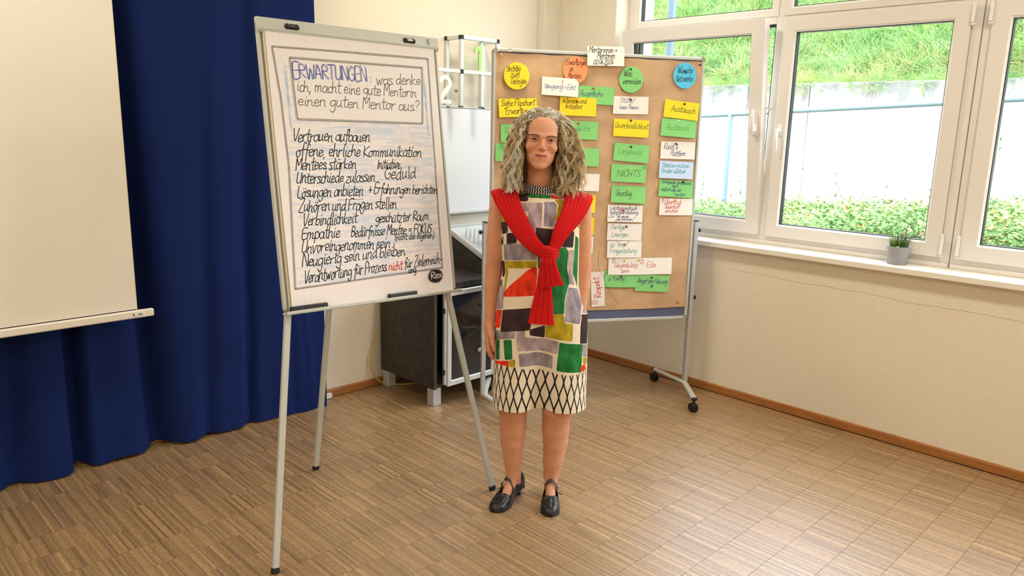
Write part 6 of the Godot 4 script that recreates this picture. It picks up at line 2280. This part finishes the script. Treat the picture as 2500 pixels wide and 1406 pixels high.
	var face_paint := func(p: Vector3) -> Color:
		var c := lin(rgb(232, 174, 140))
		var g := sn.get_noise_3dv(p * 8.0)
		c = c.lerp(lin(rgb(196, 112, 86)), clampf(0.12 + 0.2 * g, 0, 0.5))
		if p.z > 0.03:
			for s in [-1.0, 1.0]:
				c = c.lerp(lin(rgb(206, 106, 84)), 0.42 * exp(-(pow((p.x - s * 0.037) / 0.018, 2.0) + pow((p.y + 0.030) / 0.016, 2.0))))
				# eye corners and lids a little darker
				c = c.lerp(lin(rgb(150, 88, 66)), 0.45 * exp(-(pow((p.x - s * 0.031) / 0.018, 2.0) + pow((p.y - 0.004) / 0.010, 2.0))))
			c = c.lerp(lin(rgb(210, 112, 88)), 0.4 * exp(-(pow(p.x / 0.010, 2.0) + pow((p.y + 0.030) / 0.010, 2.0))))
			var ly := p.y + 0.0615 - 3.0 * p.x * p.x
			if absf(p.x) < 0.025 and p.z > 0.083:
				var e := exp(-pow(ly / 0.0062, 4.0)) * smoothstep(0.026, 0.018, absf(p.x))
				c = c.lerp(lin(rgb(172, 78, 72)), 0.9 * e)
				c = c.lerp(lin(rgb(96, 40, 38)), 0.8 * exp(-pow((ly - 0.0006) / 0.0014, 2.0)))
		return c
	H.nets(B, HT, face_paint)
	var skin := mat(Color.WHITE, 0.48, 0.0, 0.4)
	skin.vertex_color_use_as_albedo = true
	skin.subsurf_scatter_enabled = true
	skin.subsurf_scatter_strength = 0.08
	part("body", B, skin, t)
	# ---- eyes, brows, glasses, earrings
	for s in [-1.0, 1.0]:
		var e := MB.new()
		var ec := HT * Vector3(s * 0.031, -0.0008, 0.0775)
		e.ball(ec, Vector3.ONE * 0.0122, 20, HT.basis)
		var eo := part("eye", e, mat(rgb(196, 178, 166), 0.2), t)
		var ir := MB.new()
		ir.lathe([Vector2(0, 0.0006), Vector2(0.0030, 0.0004), Vector2(0.0062, -0.0008), Vector2(0.0064, -0.0018)], 20, HT * Vector3(s * 0.031 - 0.0004, -0.0012, 0.0898), HT.basis * Basis(Vector3.RIGHT, PI / 2))
		part("iris", ir, mat(rgb(48, 28, 18), 0.12), eo)
		var br := MB.new()
		for k in 26:
			var q := k / 25.0
			var p := Vector3(s * lerpf(0.0135, 0.050, q), 0.0118 + 0.0062 * sin(q * PI * 0.75) - 0.0045 * q * q, 0.1005 - 0.020 * q * q)
			var dd := Vector3(s * 0.009, 0.0020 - 0.0035 * q, -0.002 - 0.004 * q)
			for j in 2: br.tube([HT * (p + Vector3(0, -0.0018 + 0.0015 * j, 0)), HT * (p + dd * 0.6 + Vector3(0, -0.0012 + 0.0011 * j, 0.0012)), HT * (p + dd)], [0.0006, 0.0005, 0.0002], 4)
		part("eyebrow", br, mat(rgb(92, 66, 48), 0.8), t)
		# lashes line
		var la := MB.new()
		la.tube([HT * Vector3(s * 0.0175, -0.0012, 0.0885), HT * Vector3(s * 0.024, 0.0021, 0.0946), HT * Vector3(s * 0.034, 0.0026, 0.0945), HT * Vector3(s * 0.0465, -0.0026, 0.0842)], 0.0011, 5)
		part("eyelash", la, mat(rgb(50, 34, 28), 0.8), t)
		var er := MB.new()
		var ep := HT * Vector3(s * 0.0715, -0.050, 0.012)
		er.ball(ep, Vector3(0.0035, 0.0045, 0.0035), 10)
		er.tube([ep, ep + Vector3(0, 0.014, -0.002)], 0.0007, 5)
		part("earring", er, M.chrome, t)
	var gl := MB.new()
	var gold := mat(rgb(196, 140, 92), 0.3, 0.7)
	var bridge := []
	for k in 9:
		var q := k / 8.0 * 2.0 - 1.0
		bridge.append(HT * Vector3(q * 0.0105, 0.0068 - 0.003 * q * q, 0.1085 - 0.004 * q * q))
	gl.tube(bridge, 0.0009, 6)
	for s in [-1.0, 1.0]:
		gl.tube([HT * Vector3(s * 0.0530, 0.0080, 0.092), HT * Vector3(s * 0.0600, 0.0085, 0.087), HT * Vector3(s * 0.0655, 0.0080, 0.074), HT * Vector3(s * 0.0725, 0.006, 0.0), HT * Vector3(s * 0.071, -0.006, -0.012)], 0.0009, 6)
	var go := part("glasses", gl, gold, t)
	var lens_mat := mat(Color(1, 1, 1, 0.0), 0.0, 0.0, 0.3)
	lens_mat.transparency = BaseMaterial3D.TRANSPARENCY_ALPHA
	for s in [-1.0, 1.0]:
		var le := MB.new()
		var rimp := []
		for k in 33:
			var a := TAU * k / 32.0
			rimp.append(HT * Vector3(s * (0.0315 + 0.0205 * cos(a)), -0.0045 + 0.0140 * sin(a) * (1.0 - 0.12 * sin(a)), 0.1045 - 0.011 * (0.5 + 0.5 * cos(a))))
		le.poly(rimp.slice(0, 32), HT.basis.z)
		part("lens", le, lens_mat, go)
		var rm := MB.new()
		rm.tube(rimp, 0.00032, 5, false)
		part("lens_edge", rm, mat(rgb(206, 178, 160), 0.2), go)
	dress_and_collar(t)
	sweater(t)
	hair(t, HT)
	shoe(t, Vector3(-0.056, 0, -0.098), Vector3(-0.177, 0, 0.104), 0.05, -1.0)
	shoe(t, Vector3(0.074, 0, -0.108), Vector3(0.060, 0, 0.134), 0.05, 1.0)

func dress_and_collar(t: Node3D) -> void:
	var top := 1.345
	var hgt := 0.91
	var m := MB.new()
	m.grid(120, 110, func(u, v):
		var y: float = lerpf(top, 0.441, v)
		return [dress_at(u, y), Vector2(u, (top - y) / hgt)], true, false)
	# turned-in hem and inside
	m.grid(120, 6, func(u, v):
		var p := dress_at(1.0 - u, 0.441 + 0.10 * v)
		var c := Vector3(0.007, p.y, 0)
		return [c + (p - c) * (0.985), Vector2(1.0 - u, (top - p.y) / hgt)], true, false)
	var cloth := textured(dress_image(), 0.85)
	cloth.cull_mode = BaseMaterial3D.CULL_DISABLED
	var wv := noise_tex(0.4, true, 256, 2.0, 2, 33)
	cloth.normal_enabled = true
	cloth.normal_texture = wv
	cloth.normal_scale = 0.15
	part("dress", m, cloth, t)
	# black and white zigzag collar band
	var img := Image.create(1280, 64, false, Image.FORMAT_RGBA8)
	img.fill(rgb(238, 230, 214))
	for k in 41:
		var pts := []
		for j in 6: pts.append(Vector2(k * 32.0 + (9.0 if j % 2 == 0 else -9.0), -2.0 + j * 13.6))
		stroke(img, pts, 6.6, Color(0.09, 0.08, 0.09), 1.0, 1.0, true)
	var c := MB.new()
	c.grid(64, 6, func(u, v):
		var y: float = lerpf(1.358, 1.326, v)
		var a: float = -TAU * u + PI
		var k := 1.0 + 0.045 * sin(v * PI)
		# the band dips at the front
		var dip: float = 0.012 * maxf(0.0, sin(-a)) 
		return [Vector3(-0.0175 + 0.0600 * k * cos(a) * (1.0 + 0.12 * v), y - 0.5 * dip + 0.010 * (1.0 - maxf(0.0, sin(-a))), 0.0625 * k * sin(-a) * (1.0 + 0.10 * v)), Vector2(u, v)], true, true)
	part("collar", c, textured(img, 0.8), t)

func sweater(t: Node3D) -> void:
	var red := mat(rgb(206, 30, 32), 0.9, 0.0, 0.25)
	red.rim_enabled = true
	red.rim = 0.3
	red.rim_tint = 0.7
	var kn := noise_tex(0.5, true, 256, 3.0, 2, 35)
	red.normal_enabled = true
	red.normal_texture = kn
	red.normal_scale = 0.25
	var root := Node3D.new()
	root.name = "sweater"
	t.add_child(root)
	var V := func(x: float, y: float, z: float) -> Vector3: return Vector3(x, y, z)
	# sleeves coming over the shoulders to the knot
	part("sleeve", ribbon([V.call(-0.125, 1.262, -0.108), V.call(-0.150, 1.318, -0.050), V.call(-0.156, 1.325, 0.025), V.call(-0.128, 1.268, 0.104), V.call(-0.082, 1.192, 0.140), V.call(-0.040, 1.140, 0.148), V.call(0.012, 1.100, 0.156)],
		[0.14, 0.115, 0.104, 0.086, 0.075, 0.058, 0.042], [0.020, 0.022, 0.026, 0.028, 0.032, 0.036, 0.036], [V.call(-1, 0.0, 0.0), V.call(-1, -0.1, 0.05), V.call(-1, -0.25, 0.2), V.call(-0.8, -0.55, 0.0), V.call(-0.7, -0.7, 0.0), V.call(-0.65, -0.75, 0.0), V.call(-0.6, -0.8, 0.0)], 7), red, root)
	part("sleeve", ribbon([V.call(0.105, 1.262, -0.108), V.call(0.128, 1.312, -0.050), V.call(0.136, 1.312, 0.025), V.call(0.108, 1.256, 0.104), V.call(0.066, 1.192, 0.140), V.call(0.044, 1.140, 0.150), V.call(0.022, 1.098, 0.158)],
		[0.14, 0.120, 0.112, 0.090, 0.066, 0.046, 0.038], [0.020, 0.022, 0.026, 0.028, 0.032, 0.036, 0.034], [V.call(1, 0.0, 0.0), V.call(1, -0.1, 0.05), V.call(1, -0.25, 0.2), V.call(0.85, -0.5, 0.0), V.call(0.8, -0.6, 0.0), V.call(0.9, -0.4, 0.0), V.call(0.9, -0.4, 0.0)], 7), red, root)
	# knot wrapped crosswise
	part("knot", ribbon([V.call(-0.016, 1.112, 0.150), V.call(-0.002, 1.116, 0.170), V.call(0.018, 1.112, 0.177), V.call(0.038, 1.106, 0.168), V.call(0.050, 1.102, 0.148)], [0.034, 0.046, 0.052, 0.046, 0.030], [0.022, 0.026, 0.028, 0.026, 0.02], [V.call(0, 1, 0.1), V.call(0, 1, 0.1), V.call(0, 1, 0.1), V.call(0, 1, 0.1), V.call(0, 1, 0.1)], 4), red, root)
	# the two hanging cuffs
	part("cuff", ribbon([V.call(0.010, 1.085, 0.150), V.call(0.008, 1.02, 0.148), V.call(0.006, 0.97, 0.142), V.call(0.002, 0.90, 0.136), V.call(-0.002, 0.824, 0.136)], [0.040, 0.054, 0.060, 0.082, 0.104], [0.018, 0.018, 0.016, 0.014, 0.012], [V.call(1, 0, 0), V.call(1, 0, 0), V.call(1, 0, 0), V.call(1, 0.0, 0.05), V.call(1, 0.03, 0.08)], 4), red, root)
	part("cuff", ribbon([V.call(0.018, 1.110, 0.168), V.call(0.018, 1.08, 0.174), V.call(0.022, 1.05, 0.170), V.call(0.028, 1.015, 0.166), V.call(0.034, 0.982, 0.165)], [0.050, 0.056, 0.064, 0.078, 0.094], [0.026, 0.026, 0.020, 0.016, 0.012], [V.call(1, 0, 0), V.call(1, 0, 0), V.call(1, 0, 0), V.call(1, 0.0, 0.1), V.call(1, 0.05, 0.15)], 4), red, root)
	# body of the sweater hanging down the back
	var m := MB.new()
	m.grid(30, 30, func(u, v):
		var x: float = lerpf(-0.17, 0.145, u)
		var y: float = lerpf(1.325, 0.95, v)
		var z = -0.085 - 0.045 * sin(PI * u) * smoothstep(0.0, 0.25, v) - 0.012 * v + 0.004 * sin(u * 40.0)
		return [Vector3(x, y, z), Vector2(u * 3, v * 3)], false, true)
	m.grid(30, 30, func(u, v):
		var x: float = lerpf(-0.17, 0.145, u)
		var y: float = lerpf(1.325, 0.95, v)
		var z = -0.077 - 0.045 * sin(PI * u) * smoothstep(0.0, 0.25, v) - 0.012 * v
		return [Vector3(x, y, z), Vector2(u * 3, v * 3)])
	part("back_panel", m, red, root)

func hair(t: Node3D, HT: Transform3D) -> void:
	rng.seed = 2024
	var light := [lin(rgb(250, 238, 208)), lin(rgb(245, 224, 180)), lin(rgb(234, 208, 156)), lin(rgb(252, 246, 230)), lin(rgb(216, 188, 138))]
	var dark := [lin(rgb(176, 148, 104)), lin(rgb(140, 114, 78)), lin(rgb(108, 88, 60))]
	var grey := [lin(rgb(246, 242, 230)), lin(rgb(234, 226, 206)), lin(rgb(252, 250, 242)), lin(rgb(206, 194, 168)), lin(rgb(160, 144, 116))]
	var c := Vector3(0, 0.024, -0.008)
	var R := Vector3(0.070, 0.084, 0.094)
	var make := func(m: MB, count: int, per: int, rad: float, envelope: float, under: bool) -> void:
		var made := 0
		while made < count:
			# a root on the scalp
			var d := Vector3(rng.randf_range(-1, 1), rng.randf_range(-0.55, 1), rng.randf_range(-1, 1))
			if d.length() > 1.0 or d.length() < 0.1: continue
			d = d.normalized()
			var p := c + d * R
			var line := 0.067 - pow(absf(p.x) / 0.058, 2.2) * 0.050
			if p.z > 0.012 and p.y < line: continue
			if p.z > 0.0 and p.y < -0.02: continue
			if under and p.z > 0.02 and absf(p.x) < 0.04: continue
			made += 1
			var sgn := signf(p.x + rng.randf_range(-0.016, 0.016))
			if sgn == 0.0: sgn = 1.0
			var az := atan2(absf(p.x) + 0.012, p.z)       # 0 front, PI back
			var phi := clampf(az + rng.randf_range(-0.4, 0.4), 0.95, 3.1)
			var wide := envelope * rng.randf_range(0.55, 1.0)
			var yend := rng.randf_range(-0.205, -0.120)
			var mxx: float = 0.134 if sgn < 0 else 0.176
			var T := Vector3(sgn * mxx * wide * sin(phi), yend, 0.014 + cos(phi) * 0.125 * wide)
			if phi < 2.0:
				T.x = sgn * lerpf(0.066, mxx, pow(rng.randf(), 0.8)) * (0.85 + 0.15 * envelope)
				T.z = rng.randf_range(-0.02, 0.095)
				if absf(T.x) > 0.13: T.z -= 0.035
			var lift := rng.randf_range(0.014, 0.036) * envelope
			var front := smoothstep(-0.02, 0.05, p.z) * smoothstep(0.03, 0.07, p.y)
			var P1 := p + d * lift + Vector3(sgn * 0.034 * (0.4 + absf(d.x)), 0.010 * maxf(d.y, 0.0), -0.02 * maxf(d.z, 0.0))
			P1.x = lerpf(P1.x, sgn * maxf(absf(p.x) + 0.045, 0.082), front)
			P1.z -= 0.018 * front
			var mx := maxf(absf(T.x) * rng.randf_range(0.85, 1.1), 0.088)
			var P2 := Vector3(sgn * mx, lerpf(p.y, yend, 0.42) + 0.02, lerpf(p.z - 0.02 * front, T.z, 0.75))
			if phi > 2.3: P2.x = T.x * 1.05
			var a0 := rng.randf() * TAU
			var turns := rng.randf_range(2.4, 4.4) * (1 if rng.randf() < 0.5 else -1)
			var cr := rng.randf_range(0.005, 0.0125)
			if under: cr *= 0.7
			var flat := rng.randf_range(0.4, 1.0)
			var wob := Vector3(rng.randf_range(-1, 1), rng.randf_range(-0.4, 0.4), rng.randf_range(-1, 1)) * 0.008
			var top := smoothstep(0.045, 0.09, p.y) * smoothstep(-0.06, 0.04, p.z)
			var ca: Color = light[rng.randi_range(0, 4)]
			var cb: Color = light[rng.randi_range(0, 4)]
			if rng.randf() < 0.3 + 0.6 * top: ca = grey[rng.randi_range(0, 4)]
			if rng.randf() < 0.13: cb = dark[rng.randi_range(0, 2)]
			for j in per:
				var off := Vector3(rng.randf_range(-1, 1), rng.randf_range(-1, 1), rng.randf_range(-1, 1)) * 0.0040
				var f := rng.randf_range(0.72, 1.22)
				var c0 := Color(ca.r * f, ca.g * f, ca.b * f)
				var c1 := Color(cb.r * f, cb.g * f, cb.b * f)
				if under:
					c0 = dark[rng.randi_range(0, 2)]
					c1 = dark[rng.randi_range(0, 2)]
				var pts := []
				var rr := []
				var N := 34
				var fly := 1.0 if rng.randf() > 0.06 else 2.6
				var pht := a0 + rng.randf_range(-0.16, 0.16)
				var crr := cr * rng.randf_range(0.85, 1.15)
				for k in N + 1:
					var s := float(k) / N
					var q := p.bezier_interpolate(P1, P2, T, s)
					var grow := smoothstep(0.02, 0.30, s) * (0.6 + 0.7 * s)
					var a := pht + TAU * turns * s * (0.8 + 0.3 * s)
					q += Vector3(cos(a), 0.5 * sin(a * 1.1), sin(a) * flat) * crr * grow + off * (0.45 + 0.9 * s * fly) + wob * s
					if q.z > 0.03 and q.y < 0.074:
						var lim := 0.0625 + 0.005 * smoothstep(-0.04, 0.02, q.y) - 0.010 * smoothstep(-0.10, -0.15, q.y)
						var dx := lim - absf(q.x)
						if dx > 0.0:
							var back := smoothstep(0.074, 0.055, q.y)
							q.x = lerpf(q.x, sgn * (lim + 0.004 * sin(a)), back)
							q.z -= dx * 0.4 * back
					var e := (q - c) / (R + Vector3.ONE * 0.002)
					if q.y > -0.05 and e.length() < 1.0: q = c + e.normalized() * (R + Vector3.ONE * 0.002)
					pts.append(HT * q)
					rr.append(rad * (1.0 - 0.5 * s * s) * (0.6 if k == 0 else 1.0))
				var first := m.v.size()
				m.tube(pts, rr, 3, false)
				for k in N + 1:
					var s := float(k) / N
					var col := c0.lerp(c1, smoothstep(0.1, 0.6, s))
					for g in 3: m.c[first + k * 3 + g] = col
	var hm := mat(Color.WHITE, 0.42, 0.0, 0.5)
	hm.vertex_color_use_as_albedo = true
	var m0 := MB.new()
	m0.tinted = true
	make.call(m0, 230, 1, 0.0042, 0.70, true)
	# scalp under the roots
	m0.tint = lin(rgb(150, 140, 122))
	m0.grid(30, 20, func(u, v):
		var a: float = TAU * u
		var e: float = lerpf(PI / 2, -0.42, v)
		var dd := Vector3(cos(a) * cos(e), sin(e), sin(a) * cos(e))
		var p := c + dd * (R + Vector3.ONE * 0.0015)
		var line := 0.068 - pow(absf(p.x) / 0.058, 2.2) * 0.050
		if p.z > 0.0 and p.y < line:
			# draw back behind the hairline
			p = c + dd * (R * 0.90)
		return [HT * p, Vector2(u, v), lin(rgb(150, 140, 122))], true, true)
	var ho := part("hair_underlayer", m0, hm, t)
	var m1 := MB.new()
	m1.tinted = true
	make.call(m1, 450, 12, 0.00085, 1.0, false)
	part("hair", m1, hm, t)
	# short fine hairs brushed up from the forehead
	var m2 := MB.new()
	m2.tinted = true
	for k in 620:
		var x := rng.randf_range(-0.060, 0.060)
		var y := 0.065 - pow(absf(x) / 0.058, 2.2) * 0.046 + rng.randf_range(-0.003, 0.014)
		var zz := sqrt(maxf(0.0, 1.0 - pow(x / R.x, 2.0) - pow((y - c.y) / R.y, 2.0)))
		var p := Vector3(x, y, c.z + zz * R.z)
		var sd := signf(x) if absf(x) > 0.012 else (1.0 if rng.randf() < 0.5 else -1.0)
		var pts := []
		var l := rng.randf_range(0.05, 0.10)
		var ph := float(int(rng.randf() * 14.0)) * 0.9 + rng.randf() * 0.5
		var lay := rng.randf_range(0.006, 0.016)
		for j in 18:
			var s := j / 17.0
			var wv := sin(ph + s * 10.0) * 0.0055 * smoothstep(0.0, 0.3, s)
			var q := p + Vector3(sd * (0.30 + absf(x) * 11.0) * l * s + wv, l * s * (0.62 - 9.0 * absf(x)), -l * s * 0.9)
			var e := (q - c) / R
			var want := 1.0 + (lay * sin(minf(s * 2.4, 1.5708)) + 0.004 * cos(ph + s * 10.0) * s) / 0.085
			q = c + e.normalized() * want * R
			pts.append(HT * q)
		m2.tint = grey[rng.randi_range(0, 4)]
		m2.tube(pts, 0.00085, 3, false)
	part("hairline_curls", m2, hm, t)
